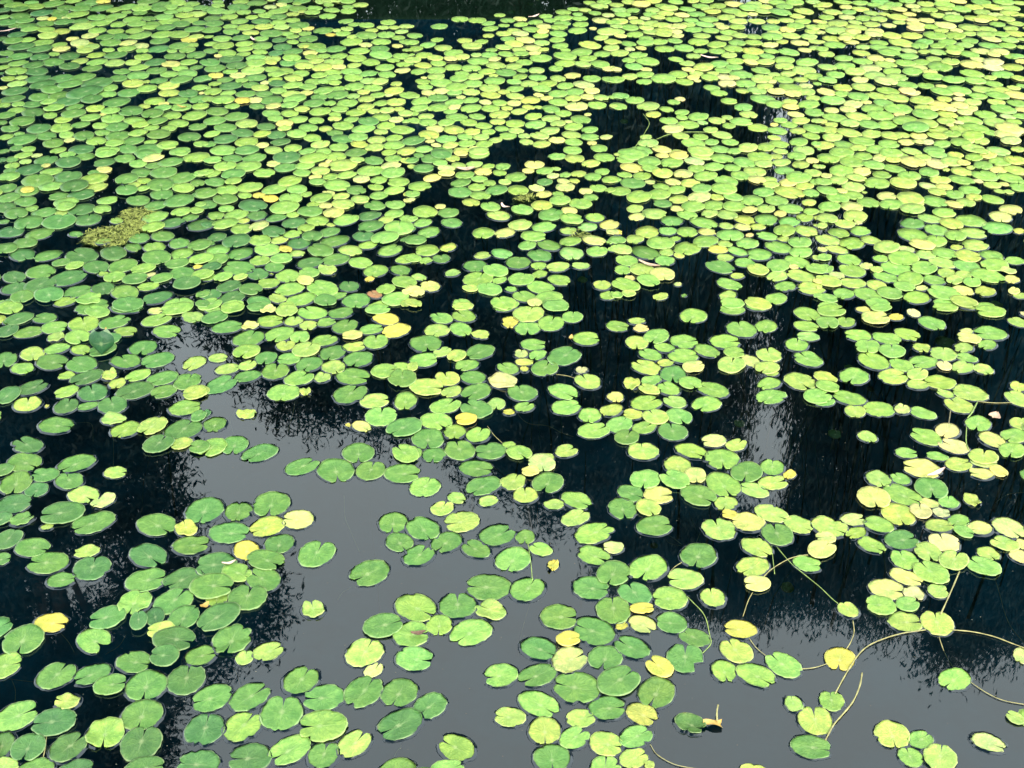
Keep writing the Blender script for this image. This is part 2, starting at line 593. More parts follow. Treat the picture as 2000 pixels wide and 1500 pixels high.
MID = '''T 0 600
10 2 25 12 4 h
19 12 25 12 . d
44 11 23 10 9 g
8 24 18 13 . d
28 25 27 11 . g
53 20 25 12 3 h
55 30 16 8 . l x
82 17 30 15 11 h
76 30 25 13 4 h
112 15 28 13 2 g
123 24 22 9 3 h
95 5 26 11 10 h
124 1 31 11 . g
152 4 14 7 3 k
173 2 30 12 . h
153 13 27 12 2 h
163 24 27 13 3 h
188 10 21 11 . l
7 14.5 8 8 . g
32 46 24 13 5 l
56 41 24 11 2 h
79 42 20 10 4 h
99 38 17 17 . d r
101 44 24 13 . g
110 31 17 9 . g
140 40 27 14 6 g
51 54 31 15 3 g
80 56 30 16 . g
4 52 25 16 5 g
22 60 23 11 4 h
65 67 16 9 9 h
85 69 29 15 8 d
123 53 30 14 10 g
154 52 30 15 8 g
107 67 15 10 . l x
115 75 16 10 6 l
135 67 22 12 8 h
159 70 28 14 8 g
183 73 26 15 12 g
190 55 21 14 7 l
132 82 34 17 8 d
160 83 24 13 8 g
191 85 24 13 9 l
181 99 31 15 3 h
32 79 27 15 2 d
8 87 22 18 . d
27 95 27 15 11 l s x
46 97 4 9 . y
65 83 21 13 8 h
91 84 29 17 11 d
65 97 23 15 12 d
86 97 19 9 . g
110 96 29 17 11 d
111 110 24 11 . l x
123 120 28 15 7 h
149 117 26 17 7 l
179 120 35 19 . d
155 135 29 17 1 d
177 134 21 11 8 l
194 107 14 11 . g
55 116 34 16 3 g
27 135 32 16 10 d
195 138 20 16 9 g
T 400 600
8 3 16 7 . h
27 2 23 10 . h
53 1 23 8 . g
10 11 24 12 2 g
62 5 14 7 . k x
80 5 21 10 12 l
105 6 30 13 10 h
133 6 24 11 . g
169 3 24 9 3 h
22 20 29 12 3 g
44 19 17 7 . k x
64 14 25 12 3 h
87 14 18 10 12 l
101 18 17 9 6 l
119 15 19 9 3 h
137 19 24 14 1 g
177 12 26 12 . y
163 22 22 10 3 h
187 23 27 14 . y
144 28 19 9 . k
43 31 30 16 1 g
73 27 28 15 7 h
93 30 18 11 6 h
79 38 18 10 12 l
99 42 26 14 1 l
117 33 25 11 2 h
125 45 25 14 . g
146 39 23 10 3 l
167 34 24 14 12 h
41 44 25 14 7 h
13 50 18 9 3 l
60 50 21 12 6 g
82 51 23 11 9 h
150 51 28 15 7 g
102 56 25 15 7 g
126 59 23 13 5 l
22 61 22 12 3 l
42 57 17 10 1 l
42 68 25 12 8 g
69 63 26 16 12 g
92 70 28 14 2 h
115 69 16 10 12 l
145 68 34 16 3 g
175 63 25 13 3 h
193 60 19 12 . h
16 76 29 18 2 g
77 84 31 16 . h
98 83 11 7 . l x
142 85 32 19 1 g
166 92 28 14 3 l
172 107 30 19 12 h
153 117 19 11 4 k
140 116 6 4 . y
41 105 19 9 . l x
0 83 9 8 . l
193 71 27 17 12 g
196 92 22 17 6 h
195 118 34 18 8 g
10 115 22 14 . g
2 104 8 10 . d
29 135 26 18 6 g
7 138 28 17 7 h
54 143 33 17 8 g
150 143 31 18 6 g
196 144 26 18 10 h
T 800 600
31 11 22 11 10 h
53 9 24 12 10 h
27 23 25 12 . l
50 22 21 13 . h
69 27 18 10 3 l
94 -1 25 11 . h
52 0 20 5 . l
116 7 30 16 1 l
98 15 16 11 6 y
115 21 25 13 6 h
138 16 26 15 1 h
143 1 25 12 . h
159 10 20 10 . h
173 31 28 13 3 h f
16 36 31 16 5 g
32 44 17 10 2 l
14 52 27 14 3 h
46 48 18 11 7 l
69 44 27 15 8 g
56 57 24 11 8 h
3 59 10 9 . l
121 37 25 11 3 h
109 46 14 9 12 k
125 47 17 10 7 h
151 48 33 18 . g
112 54 18 7 . y
112 61 9 6 12 y
96 60 22 12 10 h
132 60 26 15 1 g
168 62 12 7 12 p
174 73 25 15 11 l
37 70 24 14 11 l
62 69 25 13 . g
1 71 11 12 . g
17 79 32 16 3 l s
41 83 20 11 8 l
65 83 29 16 8 g
91 73 28 14 . p x
110 84 29 16 11 g
150 83 29 15 4 h
153 98 29 15 3 h
35 97 29 15 2 h
65 100 31 17 10 g
85 95 17 11 6 l
112 98 20 9 2 h
97 103 12 6 . y
176 106 22 14 7 h
180 121 31 15 2 h
55 111 21 11 9 y
26 112 31 17 4 h
44 122 22 14 6 h
67 125 24 15 1 h
18 129 31 20 6 g
49 140 30 18 11 g
79 141 30 16 9 g
97 135 14 8 . h
107 143 25 13 5 h
2 143 20 14 . h
24 145 23 14 6 g
153 141 22 12 2 l
129 148 24 10 . l
5 116 13 18 . g
T 1200 600
3 19 22 13 3 h
22 14 17 7 3 l
26 21 15 7 3 p
41 29 25 14 7 h
22 35 22 13 6 l
49 40 20 10 . h
35 47 22 12 10 h
68 34 28 13 3 h
67 48 30 14 . h
90 43 24 13 . h
31 59 29 15 10 l
50 55 16 8 9 l
77 59 21 11 3 k
57 66 26 16 6 g
17 75 16 11 . l x
36 72 20 10 8 h
34 81 20 10 10 l
53 80 22 13 . h
74 75 22 12 5 h
96 81 30 15 10 h
77 9 26 14 7 h
115 3 24 9 . h
124 22 29 16 12 h
148 19 22 12 . h
108 34 30 14 3 h
117 45 20 10 3 h
140 -1 23 10 . h
114 57 27 14 1 l
133 53 18 12 5 k
151 47 24 14 12 l
149 60 24 12 8 l
153 65 15 6 . l
151 75 24 12 8 h
153 88 30 14 8 h
178 37 23 13 1 h
189 51 27 15 11 h
187 19 23 10 . h
189 29 22 9 . l
188 7 24 13 5 h
181 73 29 17 5 l
198 88 27 15 3 h
31 94 31 15 2 h
59 93 22 12 10 l
90 95 29 15 8 h
1 88 16 10 6 k
-3 101 22 12 . l
18 105 19 10 9 l
40 108 25 14 11 l
63 107 25 13 5 h
5 115 26 16 . h
29 118 24 12 2 h
57 122 28 17 12 g
12 128 24 14 1 g
28 141 30 17 12 l
97 131 25 12 9 k
119 135 21 12 2 l
75 141 30 15 4 h
T 1600 600
12 4 27 12 3 h
8 16 21 12 6 h
26 15 18 10 1 h
43 3 14 6 . k
60 2 21 6 . h
55 11 27 13 3 k
75 10 15 7 2 y
92 6 12 8 12 p b
110 16 24 13 5 h
38 28 26 12 9 h
66 31 27 12 . h
86 27 23 12 4 h
123 1 24 8 . h
146 0 18 4 . l
167 5 29 11 9 h
194 15 18 10 . l
199 7 6 8 . p
47 39 24 12 7 h
71 44 25 14 1 h
53 53 29 17 11 h
80 57 21 13 . h
102 54 28 13 9 h
100 40 17 9 6 l
121 46 26 14 1 l
144 24 13 6 . k
146 31 22 10 . k
167 26 31 14 9 h
164 37 19 10 8 h
141 40 20 10 8 l
144 50 19 9 9 h
122 58 14 9 12 p
140 59 23 12 . l
160 61 19 10 . l
72 68 29 15 3 l
96 66 21 12 2 l
96 76 21 10 3 l
118 74 30 13 9 h
34 68 29 16 8 h
6 69 21 12 4 l
8 79 22 11 . h
4 91 23 14 3 h
29 89 31 15 . h
35 102 20 12 . l
58 100 30 15 9 h
81 100 16 10 1 k
101 104 24 12 . h
123 85 16 9 10 l
147 84 33 16 9 l
136 96 26 16 11 l
194 78 16 10 . l
194 90 22 16 11 l
155 114 25 15 7 h
125 121 25 15 8 p
131 136 28 15 10 p
104 127 28 17 10 h
47 127 18 11 5 l
85 143 21 10 3 h
169 130 24 17 5 k
197 114 22 12 . l
190 126 26 14 8 h
188 141 26 15 7 h
115 146 21 9 . h
160 147 28 12 1 l'''
FAR = '''T 0 300
2 7 9 d;12 6 12 g;23 2 15 h;36 2 10 k;25 8 12 l;45 7 21 g;66 2 15 h;83 3 19 g;104 1 20 h;122 5 20 g;67 9 24 d;102 9 20 d;135 10 17 h;150 5 19 k;143 1 20 g;167 9 23 g;177 0 14 h;192 4 24 h;150 12 15 g;12 12 14 h;29 16 24 d;45 12 8 k;50 18 20 h;10 17 12 g;9 23 20 h;37 27 30 g;66 23 26 d;92 19 12 g;102 16 15 k;92 25 25 h;138 19 20 g;160 19 25 g;178 24 25 g;196 20 14 h;124 25 21 g;141 27 14 h;131 31 12 l;157 31 26 g;193 29 14 g;7 34 18 g;27 36 24 g;27 36 13 y;50 33 22 h;73 33 26 d;94 33 20 l;124 37 21 g;140 35 12 h;179 34 22 h;158 40 22 g;199 39 22 g;80 41 24 d;57 42 18 g;8 44 21 g;25 47 22 g;105 46 19 h;135 46 23 g;175 46 27 g;65 49 24 h;196 50 10 h;6 54 20 d;16 60 23 g;31 54 12 h;43 58 23 g;60 58 12 l;64 53 18 h;80 55 24 d;100 55 17 h;152 51 20 g;86 65 25 d;58 67 31 g;28 68 27 g;114 66 13 h;152 62 23 h;177 57 18 h;192 56 14 h;169 68 22 d;186 63 15 g;150 72 20 h;4 67 10 g;10 77 26 d;39 79 25 g;74 79 14 g;197 70 26 d;159 81 23 g;101 86 15 h;136 83 20 g;175 88 20 g;151 92 22 h;130 92 17 g;25 88 23 g;6 94 22 g;195 90 22 g;22 99 26 d;47 100 26 g;80 100 33 d;111 98 26 d;178 98 21 h;153 102 28 g;173 108 22 g;60 107 17 g;73 110 16 h;94 111 26 d;120 110 26 g;197 104 22 h;140 113 22 h;40 116 28 g;14 121 23 d;67 122 32 d;112 121 20 h;101 118 10 h;132 123 24 g;158 122 20 g;147 119 10 p;193 111 9 y;178 117 25 g;39 129 28 d;14 132 23 d;101 132 23 d;183 129 26 d;145 130 20 h;198 120 20 h;76 135 25 g;122 136 28 h;154 141 27 d;22 141 22 g;48 139 28 g;64 145 20 h;87 143 24 h x;125 148 30 g;175 148 28 h;10 149 22 g;2 145 6 h;198 138 12 g;198 148 14 g;90 150 30 g
T 400 300
3 3 5 h;8 7 17 h;27 5 19 g;48 5 22 g;80 4 26 d;106 5 26 h;128 3 20 h;149 7 14 l;165 7 19 g;184 5 16 h;198 7 14 l;20 13 21 h;42 13 25 h;67 10 13 k;79 14 21 g;98 12 18 h;121 8 6 p;117 11 11 k;135 12 27 l;162 17 26 h;182 12 19 k;184 19 22 h;58 19 21 h;1 19 14 h;28 21 22 g;8 20 14 h;95 19 18 h;113 17 18 l;108 23 12 k;123 23 15 h;139 21 18 h;153 25 16 k;170 26 16 h;189 28 21 h;10 28 20 g;28 28 15 h;83 27 22 h;110 28 16 h;129 31 26 h;167 33 15 h;44 33 24 h;22 36 22 h;68 35 23 h;90 35 20 h;148 36 19 g;185 36 19 h;2 39 20 g;39 41 14 h;53 41 12 y;64 44 16 y;99 40 11 h;121 39 12 k;133 42 16 l;170 41 17 h;198 40 8 l;20 45 24 g;84 44 22 h;114 44 20 h;152 45 18 l;198 46 8 k;3 50 18 g;47 51 28 d;21 54 15 h;78 53 27 h;106 50 12 h;118 51 13 k;135 50 22 l;166 51 21 g;186 50 19 h;103 57 24 g;126 58 20 k;185 59 18 h;31 60 22 h;11 61 16 h;51 61 19 d;86 60 12 h;70 63 19 g;138 65 24 h;161 61 22 d;198 64 16 h;87 68 22 d;110 66 22 h;177 65 14 l;20 69 24 h;2 70 12 d;53 71 18 k;38 66 12 l;36 74 20 h;123 70 9 l;162 71 24 g;190 73 28 h;99 73 16 h;67 77 23 d;122 77 19 g;12 82 17 d;86 79 18 h;105 81 20 g;155 81 21 d;176 83 26 h;196 84 10 g;31 86 26 d;54 85 21 h;73 85 16 l;92 88 23 d;127 86 27 g;4 89 12 g;159 90 18 h;13 95 23 h;181 95 23 h;61 94 25 h;79 94 13 y;90 98 15 l;113 95 26 g;142 95 24 l;35 98 24 g;198 103 22 h;13 104 20 g;75 103 21 h;54 105 19 h;103 107 25 d;128 104 26 g;152 107 23 h;7 112 18 d;33 112 31 g;68 111 19 g;120 114 18 l x;167 115 23 h;191 114 20 g;52 118 21 d;3 121 15 h;18 121 17 h;35 121 13 l;65 118 4 l;81 120 23 h;102 117 20 h;98 125 17 k;62 127 22 h;161 123 9 y;195 126 24 h;24 130 23 d;45 133 23 g;141 130 20 d;115 132 31 h;83 133 27 h;6 138 20 d;177 133 18 h;166 138 15 b;198 136 10 k;27 141 24 d;71 142 18 l;94 143 27 h;118 144 22 g;132 139 13 h;148 144 27 g;187 143 27 h;53 146 23 g;5 148 22 h;27 149 20 h;170 149 20 h;80 150 15 h;196 148 10 l
T 800 300
9 2 10 g;3 7 12 g;21 5 19 g;42 5 14 l;31 1 20 g;50 0 14 k;68 1 20 h;144 3 17 h;161 5 19 l;190 4 20 h;2 13 8 l;30 10 14 h;14 15 20 g;36 15 17 k;48 12 14 l;63 11 16 l;77 13 12 h;91 13 14 h;122 11 19 k;177 10 18 l;72 18 17 k;143 15 9 l;88 19 13 h;116 17 12 k;132 17 17 h;36 20 16 k;22 24 17 k;54 21 18 h;104 23 20 h;68 25 16 h;140 22 12 k;152 21 11 h;165 20 15 l;188 18 14 h;179 23 16 h;50 29 19 g;78 29 12 h;93 28 12 l;132 28 15 g;150 27 12 k;161 27 10 l;196 26 16 h;10 32 22 h;66 33 17 h;85 36 21 g;106 36 20 h;124 34 15 k;152 33 18 k;184 34 16 h;49 38 22 g;3 40 14 h;69 41 20 h;131 40 15 k;145 40 11 h;172 37 13 k;196 36 10 h;177 43 14 h;2 45 7 k;60 48 17 l;147 46 20 h;167 49 22 h;129 51 20 l;30 52 10 k;79 52 19 h;110 55 21 h;15 57 24 h;38 58 20 g;87 61 23 l;138 60 24 g;156 56 15 k;3 64 10 h;158 64 22 h;181 63 19 h;13 68 17 h;41 68 20 g;1 74 10 g;108 70 23 l;131 72 24 h;174 72 19 l;195 70 20 k;198 77 12 k;19 77 21 h;155 76 16 l;72 78 21 h;93 78 20 k;121 81 24 h;6 85 22 g;157 86 21 h;180 85 23 k;197 86 10 h;115 90 17 h;136 90 23 g;17 95 23 h;38 92 16 l;158 98 23 l;183 96 20 h;198 94 10 l;71 100 16 l;90 98 20 h;127 100 23 g;4 103 15 h;16 105 13 h;31 103 17 g;64 110 23 g;106 107 24 g;126 110 15 h;145 111 22 l;167 110 17 l;42 117 15 l;84 115 24 h;127 118 15 h;67 123 29 h;109 123 25 h;146 124 21 h;9 121 15 l;20 130 20 k;88 124 14 h;0 125 7 l;188 129 17 l;59 132 15 l;99 133 12 h;128 131 26 h;78 133 23 h;5 135 19 k;112 140 23 h;136 142 26 h;194 139 16 h;122 147 14 k;52 148 20 h;92 147 25 h;4 148 16 l;143 149 24 h
T 1200 300
3 1 7 l;18 1 30 h;47 2 13 k;63 2 19 k;85 2 20 l;11 6 18 h;34 9 22 h;56 9 22 h;78 8 18 k;105 5 22 h;142 4 23 h;178 3 18 h;17 14 22 k;97 13 20 h;127 9 21 h;158 3 12 l;163 9 18 l;146 11 17 l;182 11 17 l;193 7 12 k;80 15 16 h;35 16 16 h;115 14 16 h;166 17 19 h;137 18 21 l;198 13 8 l;10 21 14 h;27 22 17 h;47 21 20 l;67 20 19 k;89 22 23 h;123 22 18 h;194 19 16 l;1 26 12 h;18 29 24 g;57 28 15 k;74 29 19 l;109 27 22 h;139 26 16 k;152 26 13 l;180 24 25 h;197 28 12 h;35 28 10 k;46 33 16 h;153 31 16 l;170 29 18 k;186 32 18 l;6 37 20 h;61 36 17 h;85 35 19 h;107 35 24 h;146 38 21 h;171 38 28 l;192 39 15 h;44 40 23 h;63 45 19 l;83 43 23 k;100 43 13 l;24 43 24 h;116 43 18 h;134 46 22 h;158 46 22 h;47 49 18 g;190 48 14 l;20 54 16 l;61 54 13 k;77 52 23 h;97 51 20 h;117 52 22 h;172 54 23 h;148 54 18 l;39 59 24 l;132 56 15 k;192 57 15 h;22 62 16 k;71 60 19 h;93 59 16 l;110 60 20 l;162 59 12 k;56 66 22 h;87 68 26 h;127 65 20 l;148 65 22 h;186 63 17 h;171 67 22 h;198 63 8 l;109 71 14 l;125 72 16 k;140 72 15 l;32 77 23 l;52 76 18 h;71 77 20 h;90 77 18 k;1 77 13 y;113 80 26 h;166 76 22 h;187 76 21 l;198 71 8 l;20 84 17 l;59 84 12 h;89 86 25 h;132 80 8 p;149 81 20 h;45 88 27 h;3 85 16 h;165 84 12 l;181 88 22 h;130 88 22 h;108 89 14 l;71 93 27 h;7 94 20 l;101 94 19 y;120 96 19 h;160 92 25 h;182 97 22 h;30 97 27 g;51 97 14 l;63 100 10 l;108 102 16 l;49 105 19 h;141 99 25 h;12 105 21 h;127 107 20 h;178 106 23 h;198 102 10 l;103 111 27 g;160 110 24 h;8 114 16 h;27 114 23 l;140 114 20 l;175 112 9 p;197 113 20 h;47 119 23 k;159 120 21 l;120 120 14 l;182 120 26 l;33 126 21 h;11 129 26 h;15 122 10 p;112 128 23 h;62 128 8 k;167 130 21 h;192 132 27 l;198 126 8 k;3 139 12 h;14 138 13 l;45 140 15 l;111 139 18 l;158 142 21 h;115 147 23 h;140 147 24 l;198 140 8 h;68 139 6 g
T 1600 300
9 5 21 h;24 2 20 h;43 3 18 h;60 4 14 k;75 3 24 h;101 4 15 l;115 1 18 h;133 2 15 l;151 4 18 h;165 2 17 k;58 6 12 k;2 13 8 l;32 9 23 h;72 7 14 l;91 9 23 k;114 10 21 p;130 8 22 l;141 10 12 k;177 8 23 h;191 7 20 l;53 12 20 h;22 17 24 h;73 15 20 h;160 12 18 h;148 14 9 l;139 18 19 l;42 18 17 k;175 16 17 k;192 17 20 l;124 16 7 l;61 21 18 h;88 22 22 h;107 19 19 h;162 22 24 h;186 24 22 h;7 22 11 k;19 26 18 l;36 24 18 l;4 28 16 h;118 26 20 l;139 26 23 h;155 27 9 p;56 29 25 h;82 29 25 l;198 28 8 h;33 33 22 l;106 32 15 k;169 31 16 l;180 30 10 k;195 33 18 h;122 33 16 k;147 36 21 h;8 37 20 h;22 37 10 k;33 41 18 h;115 38 16 l;132 40 18 h;44 38 5 l;18 44 21 h;176 37 10 l;185 38 9 l;66 42 19 k;89 44 25 l;90 48 24 l;151 43 15 l;169 45 20 h;48 48 21 h;70 50 23 h;113 47 23 h;143 48 18 l;132 50 16 k;10 52 22 h;32 52 21 k;91 55 24 l;187 55 22 k;2 57 6 h;122 58 22 h;177 62 22 k;35 62 23 l;8 64 20 l;108 64 22 l;148 66 28 h;38 68 8 p;91 69 24 g;129 69 21 l;25 69 19 l;3 71 10 l;174 73 29 h;114 75 22 h;40 76 20 h;19 78 20 h;91 80 27 h;150 78 25 l;195 76 12 y;50 85 19 l;133 81 20 h;8 85 22 l;114 86 21 h;32 88 25 h;100 90 23 k;152 90 26 l;17 94 20 l;3 94 9 k;66 92 26 l;85 94 15 k;134 92 13 l;104 99 19 l;122 98 22 h;145 101 24 l;168 100 22 h;60 103 15 h;82 103 29 h;5 102 14 h;29 104 23 h;191 105 19 h;120 107 23 l;144 110 24 h;171 110 27 h;46 110 13 k;5 113 18 h;75 112 29 h;56 114 12 l;102 113 25 h;32 115 24 h;124 117 18 l;184 116 14 k;141 119 16 l;164 120 30 h;17 119 14 k;65 121 23 h;188 123 15 k;89 123 25 h;112 124 21 h;9 125 23 l;132 124 17 l;149 127 17 h;33 127 24 l;56 129 18 l;0 132 5 k;83 131 19 h;100 132 13 k;122 137 30 h;140 134 20 k;162 135 20 l;190 135 12 k;24 137 21 h;47 138 25 h;69 137 24 h;8 142 19 h;95 141 26 h;196 139 14 l;57 147 22 h;141 146 24 l;123 147 22 h;9 150 20 h;162 150 20 h
T 0 0
6 2 13 g;13 5 16 g;31 3 14 h;54 0 10 k;72 1 14 h;90 2 14 g;101 2 14 y;52 4 20 g;20 7 13 h;35 7 18 h;85 4 20 g;145 1 20 g;173 3 18 h;187 4 16 h;125 7 19 h;140 5 10 l;158 5 18 g;4 10 14 d;10 7 10 g;20 10 15 g;41 13 20 d;79 9 20 g;99 8 20 g;112 10 14 h;167 8 14 h;181 9 18 h;196 8 14 g;139 10 18 h;155 10 16 g;64 8 16 g;124 12 10 h;58 12 18 g;3 17 12 h;20 16 21 g;76 15 20 h;95 17 19 h;114 16 18 h;137 14 14 g;167 12 14 h;180 15 17 h;192 14 18 l;42 18 12 k;51 19 9 y;65 18 9 k;60 16 18 g;160 17 18 h;8 22 20 g;25 21 16 g;45 23 18 g;63 22 18 g;79 21 14 g;99 23 18 h;108 20 12 h;130 19 18 h;146 19 14 g;185 20 17 h;165 21 20 h;28 26 16 g;83 25 22 l;76 27 15 l;134 24 18 h;149 24 16 g;177 24 18 g;195 23 14 g;116 24 15 h;17 25 16 g;30 29 17 h;45 29 18 h;60 31 16 l;147 27 16 h;95 30 17 h;113 31 17 h;132 30 17 h;162 28 18 g;190 29 18 g;17 34 17 d;47 35 19 l;27 39 15 h;3 38 12 d;13 40 18 g;137 35 20 h;159 34 20 h;175 34 20 h;118 36 17 g;103 37 16 g;88 35 15 k;71 38 12 k;192 36 14 l;185 39 16 y;156 40 18 g;42 42 19 h;58 44 14 h;108 42 20 g;125 42 16 k;21 46 23 d;39 48 22 d;60 48 16 k;78 42 18 k;84 45 20 l;90 46 14 l;138 45 15 k;155 48 20 g;175 45 18 g;188 44 12 h;6 52 15 g;19 55 22 g;39 56 18 d;53 53 11 h;83 50 16 l;106 49 12 h;124 48 17 h;139 50 12 h;168 50 10 h;183 49 15 h;68 55 20 d;94 54 17 h;113 54 20 g;140 56 18 h;171 55 20 g;192 54 18 g;5 59 14 g;18 62 17 h;52 61 21 g;78 60 15 l;95 61 18 h;112 62 19 l;130 61 15 l;152 61 19 d;167 63 18 k;184 61 17 h;3 66 12 h;33 64 19 d;68 65 20 d;90 67 18 g;136 66 18 h;153 69 19 g;176 67 16 h;192 66 12 g;16 70 21 h;36 70 22 d;1 72 6 d;119 70 17 g;135 74 21 h;165 73 17 h;183 72 20 h;37 77 22 d;60 77 22 g;81 76 22 g;8 77 14 h;21 76 11 l;116 77 17 g;155 79 16 g;177 78 20 g;198 77 16 g;42 83 22 d;69 83 22 g;95 82 28 d;17 82 17 l;130 82 20 l;143 80 7 l;165 84 20 l;3 86 9 k;107 86 16 h;15 89 23 d;51 88 22 g;83 91 31 d;195 86 14 h;144 87 19 h;165 91 20 l;126 91 21 g;105 92 18 h;184 92 19 d;38 95 20 g;58 94 20 g;12 97 22 d;197 91 6 k;66 100 25 d;90 98 20 d;114 100 24 g;151 99 19 h;174 98 20 g;195 97 20 g;48 100 14 h;32 102 19 g;4 103 12 h;18 102 12 h;141 104 12 l;160 102 10 k;159 106 16 h;177 105 20 h;196 104 16 h;53 106 19 h;73 105 15 g;93 106 17 h;108 108 18 h;16 108 16 h;32 110 23 d;128 109 23 g;6 113 17 g;49 113 14 h;72 111 22 g;149 112 21 g;100 112 7 k;88 115 19 h;168 113 18 h;190 113 22 h;110 116 22 h;22 119 23 g;62 117 16 h;131 118 20 h;154 119 18 g;2 120 10 g;174 121 20 h;79 122 16 g;98 123 15 h;114 124 22 g;38 126 22 d;60 125 21 h;10 126 18 g;138 122 16 h;193 124 17 g;165 126 15 h;148 125 14 h;45 133 21 g;19 131 10 h;6 134 13 h;65 132 15 h;82 133 20 g;100 130 15 h;135 130 17 h;115 133 22 g;155 132 23 g;185 134 22 g;22 137 25 g;68 137 10 k;130 138 20 g;94 138 19 h;112 140 18 h;147 139 12 h;52 140 20 g;196 141 14 h;164 142 20 h;16 145 12 g;28 146 14 h;4 148 10 g;57 147 14 h;80 146 24 d;105 148 22 h;125 146 19 g;145 147 28 g;176 148 20 h
T 400 0
13 2 11 h;35 2 15 h;51 3 19 g;65 0 9 l;79 1 15 g;95 1 16 g;130 0 16 l;140 2 14 h;117 1 18 l;152 5 15 l;13 6 13 h;33 7 21 g;64 7 12 k;75 5 11 k;90 4 9 h;80 7 13 h;91 9 17 g;107 8 16 h;121 5 10 h;124 10 16 h;140 11 15 h;140 7 11 h;5 9 16 g;11 11 18 h;53 11 13 h;38 12 14 h;23 12 14 h;72 11 18 h;86 14 12 l;95 12 8 l;105 13 15 h;120 16 16 h;8 18 16 g;24 17 16 h;46 17 12 h;60 15 16 h;72 17 16 g;86 20 14 h;34 21 16 h;9 23 18 g;55 21 18 g;72 22 15 h;92 25 20 g;138 21 14 h;146 24 11 h;158 25 15 h;179 22 15 h;25 26 14 h;58 26 18 l;75 27 15 l;40 27 17 h;101 28 11 k;174 27 12 l;185 27 10 l;196 26 12 l;7 29 18 g;89 30 12 l;116 30 19 g;129 30 8 l;139 29 12 l;26 31 16 h;45 32 16 l;65 33 22 g;98 33 12 h;123 34 10 y;135 33 14 h;163 30 12 l;192 31 13 l;177 34 17 h;158 35 21 h;4 36 9 h;17 38 18 h;36 37 18 g;80 33 14 h;55 38 14 h;86 36 12 h;101 38 18 g;144 36 10 l;189 37 13 h;73 39 14 d;86 41 12 h;143 41 21 h;172 41 19 h;197 41 14 h;6 43 12 h;18 45 20 h;39 43 17 h;56 45 19 h;98 44 14 h;76 46 18 d;109 46 19 g;128 48 19 g;157 44 13 k;188 45 11 k;171 48 18 g;97 46 10 l;39 48 16 h;6 50 14 g;22 52 18 h;54 51 15 h;70 52 15 d;86 51 18 g;103 52 14 k;114 50 11 h;151 50 21 h;197 49 8 h;38 53 13 h;13 55 8 k;131 55 16 h;116 55 13 h;172 54 22 h;192 55 16 h;148 57 19 h;50 57 18 h;64 58 20 l;85 57 18 h;104 56 12 h;26 58 22 d;5 61 20 g;162 61 18 h;184 59 13 h;50 62 20 h;81 62 16 g;126 61 19 l;109 60 14 l;95 61 14 h;194 63 14 h;146 64 13 l;65 62 12 l;31 65 20 d;10 67 20 g;97 65 18 l;176 66 18 h;131 66 14 k;115 66 20 l;66 68 16 h;11 74 14 y;32 74 16 k;47 69 22 l;79 70 16 h;94 72 16 h;143 70 20 h;193 69 15 k;25 70 14 h;125 71 17 h;160 72 18 h;178 73 17 h;112 74 15 h;70 73 16 h;3 77 8 g;20 78 15 g;50 76 20 g;87 77 18 l;126 76 16 h;145 76 18 h;160 79 16 l;171 80 16 l;69 78 13 h;36 79 12 h;106 80 16 h;117 80 13 h;25 84 22 d;10 82 12 h;45 83 16 g;71 82 17 d;127 82 13 h;59 81 9 k;2 86 8 h;54 86 17 l;86 84 18 h;146 85 18 h;187 82 11 l;164 86 18 h;100 85 18 h;131 87 14 h;8 90 16 h;72 89 16 h;185 89 18 l;116 89 18 h;23 91 14 h;40 92 19 g;84 92 17 l;99 91 13 k;155 90 12 l;169 93 14 h;58 92 17 g;180 93 8 k;130 93 20 g;3 97 12 h;18 98 22 h;145 94 13 l;112 95 16 g;65 98 22 g;88 97 21 h;37 99 15 y;49 98 14 k;158 97 16 l;199 93 18 h;107 101 20 g;27 104 14 h;51 104 15 g;187 100 18 l;139 101 20 h;122 101 12 h;172 101 14 h;67 104 15 k;83 103 16 h;95 107 15 l;12 109 22 g;132 107 17 h;157 105 16 l;148 110 19 h;113 109 20 h;190 107 10 l;178 108 14 l;65 111 18 h;83 111 17 h;165 109 12 l;196 111 14 l;31 114 22 g;127 112 12 h;10 118 21 g;69 116 15 h;91 117 18 h;109 118 15 h;172 115 18 h;127 116 13 l;143 117 14 h;160 119 20 g;187 117 14 k;197 119 8 h;41 121 21 l;78 121 16 k;20 125 22 g;60 124 18 d;135 123 20 h;177 123 17 h;101 125 19 h;118 126 13 l;78 126 13 l;155 126 22 h;192 127 22 h;37 130 22 d;172 129 13 l;127 130 16 g;7 131 15 h;56 131 16 h;70 132 18 d;90 131 19 h;150 134 19 h;20 136 23 d;105 135 17 h;134 136 21 g;168 137 17 l;185 135 16 h;41 139 22 h;4 141 14 g;74 139 18 d;113 141 18 l;198 138 12 h;56 142 13 k;151 141 17 l;131 144 18 h;86 145 17 h;166 144 19 l;185 142 20 h;18 147 25 h;41 147 23 g;67 147 18 l;100 148 16 h;116 148 15 h;148 149 21 g;180 149 14 h;197 148 18 l
T 800 0
